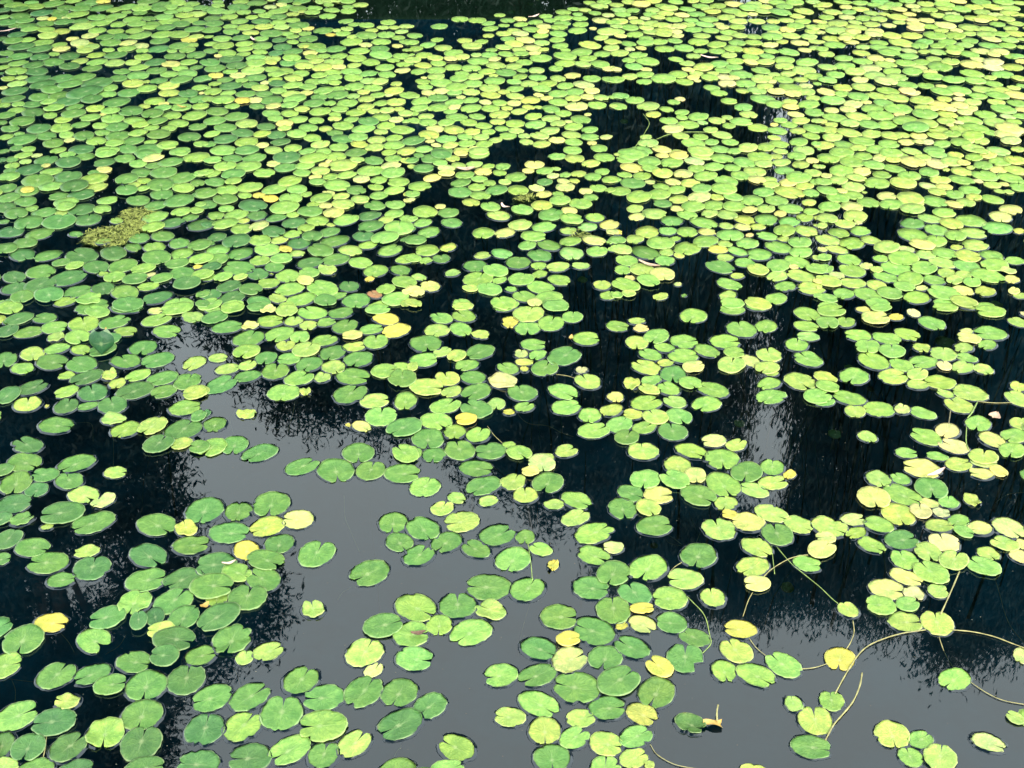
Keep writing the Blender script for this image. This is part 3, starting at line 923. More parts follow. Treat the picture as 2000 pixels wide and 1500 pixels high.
49 19 16 h;66 20 17 h;88 15 11 h;29 26 16 h;1 26 7 l;77 23 13 h;79 28 15 h;96 20 14 h;92 25 11 h;108 19 13 k;109 24 14 h;123 22 14 h;133 16 13 h;137 20 12 h;150 12 15 h;160 9 12 h;171 10 12 l;181 13 12 h;164 14 10 h;150 18 18 h;166 18 16 h;194 15 12 k;187 20 17 k;149 23 16 h;167 24 15 h;119 29 17 h;102 30 14 l;131 26 15 k;130 31 12 k;146 27 16 h;179 28 7 k;194 31 22 l;164 30 18 h;176 3 12 h;190 2 14 h;185 6 17 l;199 9 6 l;199 22 14 h;92 33 15 l;108 33 16 k;5 35 15 h;77 35 11 l;128 35 15 h;145 33 17 h;27 39 12 h;54 40 14 l;70 41 13 h;96 38 14 h;144 39 15 h;113 39 18 k;187 37 14 l;2 42 14 h;18 44 15 h;61 45 19 l;33 47 17 l;102 43 18 l;129 42 15 l;147 45 16 h;176 44 21 l;197 41 14 l;120 47 18 k;6 48 14 h;92 47 16 l;80 49 11 h;107 49 13 l;131 49 10 l;152 49 10 h;197 47 16 l;14 54 16 h;43 52 18 h;2 54 6 h;168 51 21 h;188 53 16 h;65 54 10 l;78 54 16 h;94 53 15 h;109 53 15 h;122 52 12 k;152 55 22 h;25 57 16 l;51 56 15 l;40 58 13 k;128 57 21 h;174 57 17 h;83 58 12 k;100 58 13 l;3 59 16 l;67 60 20 h;112 61 16 h;152 62 20 h;186 63 18 h;169 63 15 l;28 62 15 h;13 64 17 l;84 64 19 l;102 65 16 l;43 66 17 h;2 63 4 h;60 67 19 h;9 70 15 h;26 69 18 h;76 70 17 h;94 71 20 g;110 69 11 h;124 69 15 l;143 67 14 h;195 67 14 k;51 72 14 h;26 75 16 l;159 74 16 k;64 75 16 l;108 75 14 h;82 74 9 l;48 77 17 h;145 77 15 l;125 76 17 h;178 77 17 h;195 78 14 h;14 76 6 k;83 79 20 h;13 80 15 h;31 81 22 h;102 80 14 h;62 82 18 h;117 82 17 l;135 82 18 h;152 84 16 h;170 83 20 k;15 85 15 h;46 85 21 h;78 86 20 l;103 87 17 h;129 87 18 h;18 91 13 k;31 89 16 k;60 90 17 l;92 90 12 l;178 89 15 k;4 94 12 h;44 91 14 h;145 92 18 h;161 90 18 h;79 93 19 l;126 93 10 k;103 94 17 l;28 96 19 g;12 99 20 h;50 95 9 k;160 96 16 l;174 95 14 k;187 96 14 l;198 95 8 h;134 96 12 k;44 100 18 h;60 98 15 h;118 98 19 l;74 100 12 k;88 101 14 h;102 101 14 k;145 100 18 h;163 104 22 k;183 103 18 h;10 106 17 h;28 105 21 h;60 106 20 h;79 106 18 h;95 106 11 l;116 105 12 l;126 105 8 l;138 107 17 h;199 104 8 l;107 109 16 l;44 105 12 k;40 109 13 h;4 111 10 h;88 112 20 l;150 111 16 h;174 112 7 k;16 114 15 l;46 115 21 h;66 114 16 h;121 114 16 h;138 116 18 l;167 117 19 h;5 118 14 h;86 119 15 l;103 121 19 h;123 122 20 h;145 121 15 l;155 119 8 k;18 120 17 h;58 120 16 h;36 120 16 h;72 123 17 h;160 124 18 h;1 127 8 h;25 126 17 k;90 126 13 h;43 127 20 l;61 129 16 l;104 128 15 l;137 128 19 l;176 127 16 h;77 129 13 h;19 132 20 l;158 132 18 l;112 133 12 l;96 133 17 h;127 133 18 l;54 134 15 h;70 134 16 l;4 138 21 g;36 136 20 h;176 134 18 h;192 134 12 k;20 138 9 k;84 137 13 l;114 139 13 l;129 141 17 l;144 137 16 k;160 139 17 h;178 140 9 k;26 142 10 k;40 142 15 l;56 140 17 h;73 141 16 h;14 146 17 h;159 147 18 h;185 145 16 h;32 148 20 g;51 147 16 l;63 145 10 k;68 148 20 l
T 1200 0
2 5 14 l;14 2 14 l;26 4 18 k;38 1 16 l;47 6 14 h;60 2 14 h;77 1 12 l;90 1 14 h;117 4 18 k;101 6 16 h;84 6 16 h;136 4 16 l;150 1 18 k;160 3 18 h;176 3 18 h;194 2 14 l;5 10 14 l;18 11 13 h;37 10 14 l;53 8 18 l;71 9 16 h;90 9 12 l;114 11 18 h;132 8 20 h;147 7 14 l;166 7 16 h;185 11 18 l;198 6 8 l;8 14 15 h;35 14 14 h;50 13 16 l;66 15 14 k;80 14 17 h;96 12 16 l;109 17 18 l;124 14 14 l;145 12 16 l;135 14 10 k;162 13 20 h;178 16 14 l;18 18 10 k;30 18 10 k;5 21 17 l;22 22 14 l;43 17 14 l;58 19 16 h;75 20 14 h;92 19 18 h;121 21 18 l;139 21 16 l;155 21 13 l;168 20 15 l;184 21 16 h;198 21 8 k;2 26 12 l;35 23 16 l;15 27 17 h;45 25 16 l;72 24 14 l;88 24 18 h;102 24 10 k;106 27 13 k;120 27 15 h;153 27 19 h;177 26 17 h;194 27 14 l;31 28 14 l;52 26 16 k;63 26 14 k;3 31 14 l;77 29 18 h;94 30 16 h;169 29 16 k;156 32 14 l;20 34 16 h;46 31 22 l;6 35 12 k;35 32 14 l;112 32 17 h;194 31 16 l;48 34 16 l;60 31 12 k;85 35 17 l;62 35 12 k;107 37 16 l;122 35 15 l;136 36 15 h;154 36 20 h;172 35 18 l;190 36 16 l;31 38 14 h;2 41 10 l;44 41 16 h;59 40 14 h;82 41 20 h;120 42 17 h;14 43 14 h;30 42 16 h;136 42 16 h;152 44 16 k;164 41 12 l;181 42 17 k;196 41 12 l;100 44 19 h;26 47 10 k;49 48 19 h;68 47 19 h;84 50 14 h;116 48 18 h;135 50 20 l;153 50 14 h;170 51 19 h;186 49 13 k;196 47 12 l;100 50 16 h;15 48 10 k;5 52 18 l;77 55 14 l;112 54 15 l;23 54 18 h;14 59 13 h;32 60 22 h;60 58 14 h;133 56 16 h;149 55 14 h;166 59 20 h;118 60 17 h;188 61 22 h;71 62 15 l;133 61 14 k;148 61 17 l;102 63 19 h;19 65 17 h;2 68 10 k;31 68 11 k;87 66 20 l;117 66 16 h;166 65 18 l;143 69 17 h;72 68 12 k;106 69 16 h;185 69 22 l;30 73 17 h;62 73 19 h;2 78 16 h;15 75 15 l;48 77 24 h;80 72 13 l;96 72 12 l;124 73 22 h;156 73 12 l;170 72 16 l;194 75 18 h;29 80 15 h;68 80 17 h;77 76 12 k;81 79 7 k;93 76 16 h;108 76 16 p;117 76 10 k;110 82 17 p;144 77 21 l;165 78 19 h;182 78 15 l;128 82 20 h;154 80 9 k;187 84 13 k;198 82 8 h;95 86 15 h;172 86 21 h;147 85 16 l;102 91 16 h;125 89 12 l;139 89 18 l;158 90 17 k;187 90 18 l;174 92 16 k;6 94 16 h;20 98 18 h;145 97 23 h;194 96 14 l;64 97 10 p;58 100 12 h;112 99 16 h;171 100 16 l;157 102 18 h;190 102 22 h;4 104 16 h;33 104 22 l;51 107 13 h;126 105 18 h;38 112 15 l;172 105 16 k;195 110 18 h;66 110 14 h;82 114 20 h;131 112 17 l;177 112 15 k;110 115 11 l;53 118 17 h;66 115 11 h;100 118 16 l;124 119 22 h;162 118 13 h;182 118 18 l;72 122 20 h;86 120 10 l;112 123 13 h;156 122 8 k;170 122 16 h;198 119 12 l;57 126 21 k;140 125 20 h;195 126 20 h;94 127 14 l;159 128 18 h;179 128 15 l;65 133 16 l;105 132 19 l;31 134 12 l;84 134 14 h;156 135 12 l;192 133 16 h;33 140 20 l;77 140 22 h;95 139 14 h;113 139 16 h;180 139 18 h;161 141 18 h;27 147 19 h;46 146 18 k;130 145 20 l;148 144 18 h;84 148 24 l;103 146 18 h;61 149 14 l;185 147 20 l;117 148 14 h;162 148 14 l;197 141 10 h
T 1600 0
5 5 16 l;23 2 16 h;40 3 16 h;60 2 18 h;86 1 16 h;72 5 18 h;104 4 16 l;120 1 14 l;135 1 16 k;158 2 18 h;180 2 20 h;196 3 14 l;2 9 6 l;26 7 12 k;40 9 16 l;53 5 12 h;66 8 17 l;91 6 14 k;122 5 18 h;151 7 18 l;169 7 18 l;186 8 18 l;13 12 18 l;29 12 14 h;51 13 14 l;78 10 14 k;107 10 16 h;95 10 10 k;138 9 18 h;122 9 14 l;159 12 16 l;186 13 18 l;63 14 10 l;88 14 12 k;116 15 14 l;130 14 14 k;172 15 14 k;7 17 15 h;27 17 15 k;43 18 16 h;58 19 16 l;77 17 19 l;197 15 10 l;131 18 20 h;150 18 16 l;164 18 18 l;182 19 16 l;91 20 12 p;105 20 15 k;18 23 20 l;3 22 10 l;35 22 12 l;51 24 16 l;78 22 12 l;158 21 14 k;68 25 13 k;94 24 16 k;123 25 19 k;174 24 15 h;192 23 16 l;5 27 14 l;108 26 16 h;147 27 20 l;36 27 20 l;187 28 14 l;94 28 16 p;164 29 16 l;119 30 14 l;134 30 12 k;17 31 22 l;54 31 18 k;147 33 14 l;33 32 14 k;2 32 8 k;70 35 19 l;90 35 21 l;113 35 22 h;133 35 20 h;163 34 18 l;177 34 16 h;192 33 18 l;12 38 17 l;53 34 16 k;30 36 20 l;25 39 14 k;42 38 15 l;31 41 14 k;103 41 18 h;125 41 18 h;147 40 16 h;168 39 16 k;186 39 16 l;199 39 10 l;15 44 20 h;58 42 17 h;80 42 22 l;2 41 8 l;98 45 16 h;116 45 16 h;142 44 17 l;167 45 20 h;184 45 16 h;198 46 10 l;43 46 15 l;59 47 17 h;73 48 15 h;3 48 12 h;88 50 14 k;132 48 18 h;158 50 18 k;7 53 15 l;41 52 16 l;115 51 16 l;102 51 12 l;68 52 20 h;176 51 18 k;146 53 18 h;131 52 14 l;24 57 18 h;87 55 19 h;55 57 16 k;194 55 12 h;170 54 12 k;188 55 15 h;112 58 15 l;42 60 19 h;69 59 10 k;84 62 19 h;100 61 18 h;128 61 18 l;149 63 21 k;65 63 20 l;155 58 14 k;170 61 20 p;197 60 12 k;8 66 17 l;25 65 20 h;118 65 24 h;98 66 14 k;169 66 20 p;189 66 20 l;50 67 21 k;35 70 20 l;71 70 18 h;91 70 20 h;149 72 21 h;108 71 14 k;179 73 21 h;16 73 18 h;54 74 20 l;76 76 20 l;111 76 19 h;40 78 16 k;131 79 22 h;167 76 13 l;8 79 18 h;65 80 21 k;152 79 20 h;195 77 14 l;85 83 20 h;170 82 16 h;104 84 16 h;43 85 22 l;120 85 12 k;198 84 10 h;23 86 18 l;136 89 22 h;160 88 20 l;67 89 20 h;190 86 12 l;178 88 18 l;7 90 17 k;86 89 16 p;120 90 20 h;22 92 14 h;92 91 14 p;38 95 19 h;56 94 19 l;174 94 20 h;155 94 18 h;76 96 22 l;192 93 20 k;13 98 24 h;136 93 10 p;137 97 12 p;122 97 14 l;100 99 23 l;63 101 18 h;46 100 10 k;150 100 16 l;173 100 16 l;193 101 18 h;33 102 19 k;119 104 22 k;137 103 16 k;52 106 22 h;77 107 26 h;28 107 15 k;101 107 16 l;145 106 20 k;180 107 22 h;197 107 12 k;12 108 14 k;110 107 14 k;128 108 12 p;142 110 14 k;103 113 24 h;60 113 24 h;125 112 18 l;162 112 20 h;38 114 22 l;15 115 22 h;78 113 10 p;184 114 14 k;197 114 14 h;124 119 18 l;84 119 24 h;147 118 22 h;3 119 10 l;172 120 22 l;190 119 14 h;30 121 18 l;12 122 12 l;48 122 20 h;66 122 21 h;105 122 20 l;152 125 24 h;136 120 9 p;94 126 26 h;127 123 8 k;115 127 20 l;138 126 20 l;186 126 26 k;10 127 16 l;29 130 22 l;51 131 20 l;130 131 18 h;168 130 14 h;184 131 26 k;70 133 18 l;97 133 16 k;115 133 18 l;150 133 22 h;13 134 20 l;81 132 14 l;42 138 24 h;85 139 16 k;158 138 16 l;187 138 20 k;68 141 20 h;106 139 12 p;120 141 17 h;138 140 19 h;5 142 20 l;24 142 18 h;97 139 10 k;145 138 14 k;38 145 16 l;55 146 21 h;150 146 20 l;175 148 20 l;194 146 14 l;112 147 20 h;90 148 18 l;22 149 24 h;70 150 22 h;158 149 14 l;0 146 4 h'''

def STEMS():
    P, G, D = M_STEM, M_STEMG, M_STEMD
    return [
 ([(1631,1355),(1650,1320),(1672,1285),(1692,1264),(1722,1249),(1762,1237),(1808,1230)], .0028, P, .003, 'long pale runner arching from small pads up to the notched pad at right'),
 ([(1858,1230),(1900,1234),(1940,1243),(1975,1256),(2012,1270)], .0026, P, .003, 'pale runner sloping from the notched pad to the right edge'),
 ([(1684,1314),(1679,1340),(1666,1370),(1646,1395),(1628,1416),(1612,1446)], .0034, P, .003, 'thick cut-off tan stem ending in open grey water at lower right'),
 ([(1834,1244),(1845,1275),(1862,1305)], .0019, P, [.002,-.004], 'short pale stem from the notched pad down to the stemmed right pad'),
 ([(1894,1331),(1925,1352),(1960,1368),(2008,1377)], .0018, P, .002, 'thin pale stem from the stemmed right pad to the right edge'),
 ([(1666,1212),(1668,1235),(1661,1255),(1653,1268)], .0020, P, .002, 'short curved stem entering the top of the yellow pad by runner'),
 ([(1560,1307),(1590,1304),(1616,1296)], .0019, P, .002, 'short stem linking a notched green pad to the yellow pad by runner'),
 ([(1462,1245),(1478,1266),(1502,1285)], .0018, P, .002, 'thin stem from the oval yellow pad to the green pad below it'),
 ([(1324,1148),(1350,1173),(1376,1202),(1386,1240),(1388,1258),(1370,1278)], .0021, G, .001, 'green stem curving down to the torn green pad'),
 ([(1270,1454),(1284,1474),(1318,1493),(1362,1502)], .0016, P, .002, 'thin pale stem curving off at the bottom edge right of centre'),
 ([(1283,1396),(1281,1442)], .0012, D, -.006, 'short thin upright stem under the lowest yellow pad'),
 ([(1031,1062),(1036,1092),(1040,1134)], .0018, G, .002, 'straight green stem joining two pads in grey water at centre'),
 ([(1488,1130),(1508,1111),(1540,1092),(1566,1085),(1578,1084)], .0024, P, .003, 'pale curved stem rising right from a small oval yellow-green pad'),
 ([(1451,1204),(1461,1174),(1470,1157)], .0018, P, .002, 'short pale stem below the small oval yellow-green pad'),
 ([(1517,1068),(1545,1100),(1575,1125),(1602,1147),(1626,1170),(1644,1184)], .0018, G, .001, 'long green stem running diagonally down across dark water at right'),
 ([(1507,1066),(1510,1095),(1513,1121)], .0017, G, .001, 'short upright green stem left of the diagonal one'),
 ([(1874,1116),(1856,1158),(1837,1200)], .0032, P, .003, 'thick pale stem slanting down to the notched pad at right'),
 ([(1943,1128),(1955,1170),(1964,1202),(1978,1230),(2006,1262)], .0017, D, -.004, 'long dull stem running down at the right edge'),
 ([(1332,1098),(1318,1107),(1307,1119)], .0019, P, .001, 'short curved stem left below a green pad right of centre'),
 ([(1304,1044),(1318,1053),(1332,1064)], .0014, D, -.004, 'short straight dull stem between two green pads right of centre'),
 ([(1297,1047),(1308,1061),(1336,1067)], .0013, D, -.008, 'short sagging dull stem beside the straight one'),
 ([(1371,1028),(1366,1044),(1359,1062)], .0013, D, -.006, 'thin dull stem rising to a round lime pad right of centre'),
 ([(1003,796),(1018,817),(1036,828),(1070,832),(1096,845),(1120,853)], .0019, D, -.003, 'long wavy brownish stem across dark water near the centre'),
 ([(952,832),(965,850),(982,866)], .0016, P, .001, 'short stem leading down to a small pad near the centre'),
 ([(1086,731),(1108,734),(1124,738),(1132,731)], .0016, P, .001, 'thin stem hooking up to a tiny cream pad near the centre'),
 ([(1908,784),(1945,787),(1982,786)], .0021, P, .002, 'straight pale stem linking two pads near the right edge'),
 ([(1909,785),(1898,806),(1890,816)], .0040, G, .004, 'thick whitish green stem above a round green pad at right'),
 ([(1888,832),(1887,862),(1893,882)], .0028, G, .002, 'thick green stem below the round green pad at right'),
 ([(1857,799),(1853,828)], .0030, D, .002, 'short brownish stem above a cream pad at right'),
 ([(490,826),(520,834),(552,840)], .0011, M_STEM, -.006, 'faint pale stem below the lone small pad'),
 ([(576,784),(571,812),(562,844)], .0011, M_STEM, -.010, 'faint upright stem right of the lone small pad'),
 ([(477,768),(457,806),(450,822),(456,848)], .0012, D, -.012, 'faint curved stem left of the lone small pad'),
 ([(1012,1281),(1018,1240),(1028,1202),(1036,1178)], .0015, D, -.012, 'faint long stem in grey water below the centre pads'),
 ([(672,968),(674,1010),(684,1036),(702,1078)], .0013, M_STEM, -.015, 'faint long stem in the middle of the open grey water'),
 ([(659,1172),(670,1157),(688,1146)], .0013, M_STEM, -.004, 'short pale stem at the lower left of the lone oval pad'),
 ([(118,1236),(134,1254),(145,1274)], .0016, D, -.003, 'short stem below the solid yellow left pad'),
 ([(246,1240),(232,1262),(206,1278)], .0014, D, -.006, 'thin curved stem in dark water right of the notched left pad'),
 ([(8,1324),(40,1329),(76,1333)], .0015, D, -.002, 'thin stem running level to a pad near the left edge'),
 ([(23,1328),(30,1348),(29,1374)], .0014, D, -.004, 'thin stem hanging down near the left edge'),
 ([(91,1438),(88,1462),(83,1486)], .0019, P, .001, 'bright short stem between dark green pads at the bottom left'),
 ([(456,1305),(464,1320),(468,1337)], .0012, D, -.004, 'thin faint stem above the lower left grey water pads'),
 ([(768,1484),(774,1470),(784,1456)], .0014, M_STEM, -.003, 'short pale stem at the bottom edge left of centre'),
 ([(1228,300),(1246,280),(1260,258),(1268,240),(1256,222)], .0024, G, .002, 'long green stem curving up across the upper dark water'),
 ([(1282,272),(1305,263),(1338,258),(1378,258)], .0026, G, .002, 'curved green stem beside the long one in the upper dark water'),
 ([(1944,982),(1968,966),(2006,961)], .0016, D, -.002, 'thin arched stem in dark water at the right edge'),
 ([(221,840),(222,880),(221,914)], .0012, D, -.004, 'thin upright stem above the lone light left pad'),
 ([(1262,1194),(1270,1240),(1272,1260)], .0008, D, -.02, 'hair-thin sunken stem right of centre'),
 ([(146,826),(178,828),(182,862)], .0012, D, -.010, 'thin hooked stem beside a notched pad at left'),
]

def LEAVES():
    # px py length width rotation material label
    return [
 (817, 1238, .030, .012, .15, M_BROWN, 'brown dead leaf lying on a green pad below centre', 'fallen leaf', .0065, .003),
 (1385, 113, .085, .018, -.45, M_PALE, 'pinkish blade-shaped leaf on dark water at the upper right'),
 (1043, 33, .075, .017, .75, M_PALE, 'pale blade-shaped leaf at the top centre beside dark water'),
 (495, 78, .060, .014, -.9, M_PALE, 'pale pink leaf among crowded pads at the upper left'),
 (12, 61, .110, .014, .6, M_PALE, 'long pale leaf at the upper left edge'),
 (910, 331, .070, .030, .05, M_DEAD, 'dull pink leaf between pads above the centre'),
 (984, 404, .045, .013, -.9, M_PALE, 'curved pale leaf beside a round pad above the centre', 'fallen leaf', .006, .003, .008),
 (1268, 518, .075, .016, -.55, M_DEAD, 'reddish leaf lying over pads right of the upper middle'),
 (356, 210, .050, .012, -.45, M_TAN, 'tan leaf lying across a pad at the upper left'),
 (1942, 815, .030, .030, .9, M_DEAD, 'greyish brown leaf scrap beside a round green pad at right'),
 (1115, 662, .022, .012, 1.3, M_TAN, 'orange leaf scrap at the left tip of an oval pad near centre'),
 (1828, 926, .060, .012, .55, M_PALE, 'pinkish stalk lying over a yellowish pad at right', 'leaf stalk'),
 (448, 1102, .030, .008, .3, M_PALE, 'pale leaf sliver on the crowded left cluster'),
 (401, 1185, .020, .014, .7, M_TAN, 'yellow leaf scrap at the left side of the crowded cluster'),
 (208, 648, .024, .008, -1.2, M_TAN, 'tan scrap above the upright dark leaf'),
]

SUNK = [(1630, 849, 26, 'dim sunken pad in dark water left of the lone yellow-green pad'),
 (1445, 822, 22, 'yellowish sunken pad in dark water right of the middle cluster'),
 (1540, 1135, 26, 'dim sunken pad near the diagonal green stem'),
 (1846, 670, 40, 'dark green leaf sunk under the surface at right'),
 (1660, 714, 20, 'dim sunken pad left of the notched light pads at right'),
 (1702, 748, 16, 'tiny sunken pad below the light notched pad at right'),
 (1219, 238, 16, 'dim sunken pad beside the long green stem'),
 (1948, 590, 24, 'yellowish sunken pad near the right edge, upper part'),
 (1138, 536, 20, 'dim sunken pad under pads near the upper centre'),
 (1036, 8, 14, 'dim sunken pad in the dark water at the top centre'),
 (998, 21, 18, 'faint sunken pad below the top edge near centre'),
 (1278, 1053, 16, 'yellow sunken pad below a green pad right of centre')]

def TREES():
    A, B = M_LEAF_A, M_LEAF_B
    return [
 ('broadleaf_tree', 'tall dark tree mirrored along the left edge of the water', 9.0, -140,
  [(80,720,250,230),(60,930,250,170),(30,1390,220,165),(100,1520,230,170),(240,1320,110,130),(60,1800,300,250),(200,1480,140,120),(-300,1500,300,400),(470,1190,105,50),(340,1250,120,80),(300,1110,90,60),(-250,950,330,420),(150,420,330,260),(60,120,380,240),(240,880,130,120),(300,1010,70,50)], A, .15, 1, (.085,.018)),
 ('broadleaf_tree', 'low rounded tree mirrored left of the middle', 11.0, 680,
  [(700,420,330,280),(620,690,170,120),(790,720,160,130),(480,580,110,110),(640,120,420,240),(560,480,200,200),(420,330,200,220)], A, .2, 2, (.09,.018)),
 ('broadleaf_tree', 'medium tree mirrored around the middle of the water', 11.5, 1010,
  [(1000,600,230,300),(1090,880,120,130),(960,830,110,120),(1050,170,330,260),(880,560,180,220)], A, .4, 3, (.09,.018)),
 ('willow_tree', 'drooping tree mirrored right of the middle', 12.5, 1320,
  [(1300,760,185,360),(1370,1090,120,110),(1250,350,240,340),(1230,1050,90,120),(1480,500,60,130),(1430,280,70,200),(1440,1150,70,60),(1270,120,190,250)], B, .8, 4, (.13,.017)),
 ('willow_tree', 'tall drooping tree mirrored at the right', 12.0, 1700,
  [(1690,840,150,300),(1590,1080,90,120),(1720,1120,120,90),(1490,1130,70,70),(1765,330,140,340),(1590,60,130,130),(1600,300,60,150),(1570,660,70,170),(1790,620,140,280)], B, .85, 5, (.13,.017)),
 ('willow_tree', 'drooping tree mirrored at the right edge with a hanging branch', 10.0, 1960,
  [(1940,680,160,400),(1835,1240,34,90),(1925,1150,100,120),(1900,1240,40,60),(2160,900,230,420),(1930,200,200,300),(2300,400,300,500)], B, .8, 6, (.11,.016)),
]
# ------------------------------------------------------------------ the setting: ground, bed, water
def grid(name, x0, x1, y0, y1, z, mat, nx=1, ny=1):
    xs, ys = np.linspace(x0, x1, nx + 1), np.linspace(y0, y1, ny + 1)
    v = [(x, y, z) for y in ys for x in xs]
    f = [(j * (nx + 1) + i, j * (nx + 1) + i + 1, (j + 1) * (nx + 1) + i + 1, (j + 1) * (nx + 1) + i) for j in range(ny) for i in range(nx)]
    return mesh_obj(name, v, f, mat, smooth=False)

PX, PY0, PY1 = 22.0, -1.2, 8.1          # the pond
# the bank: one sheet to the horizon with a hole for the pond, sloping into the water
gv = [(-1500, -1500, .35), (1500, -1500, .35), (1500, 1500, .35), (-1500, 1500, .35),
      (-PX - 1, PY0 - .5, .35), (PX + 1, PY0 - .5, .35), (PX + 1, PY1 + 1, .35), (-PX - 1, PY1 + 1, .35),
      (-PX, PY0, -.62), (PX, PY0, -.62), (PX, PY1, -.62), (-PX, PY1, -.62)]
gf = [(0, 1, 5, 4), (1, 2, 6, 5), (2, 3, 7, 6), (3, 0, 4, 7), (4, 5, 9, 8), (5, 6, 10, 9), (6, 7, 11, 10), (7, 4, 8, 11)]
tag(mesh_obj('ground', gv, gf, M_GROUND, smooth=False), kind='structure')
tag(grid('pond_bed', -PX, PX, PY0, PY1, -.60, M_BED), kind='structure')
water = tag(grid('water', -PX - .6, PX + .6, PY0 - .25, PY1 + .6, 0.0, M_WATER), kind='structure')

# ------------------------------------------------------------------ lily pads
BASE = {'d': (.088, .215, .058), 'g': (.138, .295, .065), 'h': (.265, .450, .090), 'l': (.395, .520, .115),
        'k': (.580, .600, .185), 'p': (.620, .560, .230), 'y': (.660, .560, .100), 'b': (.420, .220, .110)}  # leaf tints; the codes also carry shade at left and haze at right

pads = []          # dict: x y (px) w h notch colour flag
def read(txt, far):
    x0 = y0 = 0
    for line in txt.strip().splitlines():
        if line[0] == '#': continue
        if line[0] == 'T':
            _, a, b = line.split(); x0, y0 = int(a), int(b); continue
        for e in (line.split(';') if far else [line]):
            t = e.split()
            if far:
                pads.append(dict(x=x0 + 2 * float(t[0]), y=y0 + 2 * float(t[1]), w=2.08 * float(t[2]), h=None, n=None, c=t[3], f=t[4] if len(t) > 4 else ''))
            else:
                pads.append(dict(x=x0 + 2 * float(t[0]), y=y0 + 2 * float(t[1]), w=2.07 * float(t[2]), h=2.07 * float(t[3]),
                                 n=None if t[4] == '.' else int(t[4]), c=t[5], f=t[6] if len(t) > 6 else ''))
read(NEAR, False); read(MID, False); read(FAR, True)

# the carpet goes on to either side and farther out than the photograph shows
rx = random.Random(21)
cell = {}
for k in range(16000):
    X, Y = rx.uniform(-4.6, 4.6), rx.uniform(1.0, 7.7)
    d = Y * CP + CAM_H * SP
    px, py = 1000 + FPX * X / d, 750 - FPX * (Y * SP - CAM_H * CP) / d
    if -14 < px < 2014 and -4 < py < 1512: continue
    if rx.random() > min(1, .25 + (Y - 1) * .3): continue
    R = rx.uniform(.022, .040)
    gx, gy = int(X / .09 + 500), int(Y / .09)
    if any(math.hypot(X - a, Y - b) < .86 * (R + c) for i in (-1, 0, 1) for j in (-1, 0, 1) for a, b, c in cell.get((gx + i, gy + j), ())): continue
    cell.setdefault((gx, gy), []).append((X, Y, R))
    pads.append(dict(x=px, y=py, w=2 * R * FPX / d, h=None, n=None, c=rx.choice('dgghhhl' if X < 0 else 'ghhhllk'), f='', out=True))  # darker left, paler right: the light gradient kept in the pad colours

for i, p in enumerate(pads):
    r = random.Random(1000 + i)
    p['i'] = i; p['r'] = r
    X, Y, t = ground(p['x'], p['y'])
    a = aspect(p['y'])
    p['X'], p['Y'], p['a'] = X, Y, a
    p['sx'] = .5 * p['w'] * t / FPX
    k = (p['h'] / p['w']) / a if p['h'] else r.uniform(.92, 1.14) + .11 * min(1, max(0, (520 - p['y']) / 400))
    if not p['h']: p['h'] = p['w'] * a * k
    p['el'] = r.uniform(1.08, 1.20)        # pads are a little longer than wide, along the cleft
    if p['n'] is None:
        ang = r.uniform(0, 2 * math.pi)
        if k < .93: ang = r.choice((0, math.pi)) + r.uniform(-.6, .6)
        elif k > 1.06: ang = r.choice((.5, 1.5)) * math.pi + r.uniform(-.6, .6)
        p['shown'] = False
    else:
        c = p['n'] * math.pi / 6 + r.uniform(-.2, .2)
        ang = math.atan2(math.cos(c) / a, math.sin(c))
        p['shown'] = True
    p['ang'] = ang
    el = p['el']                            # extents of the tilted ellipse, then the scale that gives the size seen
    ex = math.hypot(el * math.cos(ang), math.sin(ang) / el)
    ey = math.hypot(el * math.sin(ang), math.cos(ang) / el)
    kk = min(1.22 if p['y'] > 500 else 1.36, max(.80, k * ex / ey))
    p['sx'] = p['sx'] / ex
    p['sy'] = p['sx'] * kk
    p['area'] = p['w'] * p['h']
    b = BASE[p['c']]
    v = math.exp(r.gauss(0, .065)) * (1 + .14 * min(1, max(0, (600 - p['y']) / 400))); hue = math.exp(r.gauss(0, .07))  # far pads lightened in colour to make up for dimmer light
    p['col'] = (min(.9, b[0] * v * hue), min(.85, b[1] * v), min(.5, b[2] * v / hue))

# stacking: where pads overlap, one lies on the other
order = sorted(range(len(pads)), key=lambda i: -pads[i]['Y'] + pads[i]['r'].gauss(0, .06))
PXY = np.array([(p['X'], p['Y'], .5 * (p['sx'] + p['sy'])) for p in pads])
lev = np.full(len(pads), -1)
for i in order:
    d = np.hypot(PXY[:, 0] - PXY[i, 0], PXY[:, 1] - PXY[i, 1])
    over = np.where((d < .90 * (PXY[:, 2] + PXY[i, 2])) & (lev >= 0))[0]
    lev[i] = min(5, (lev[over].max() + 1) if len(over) else 0)
    pads[i]['lev'] = int(lev[i])

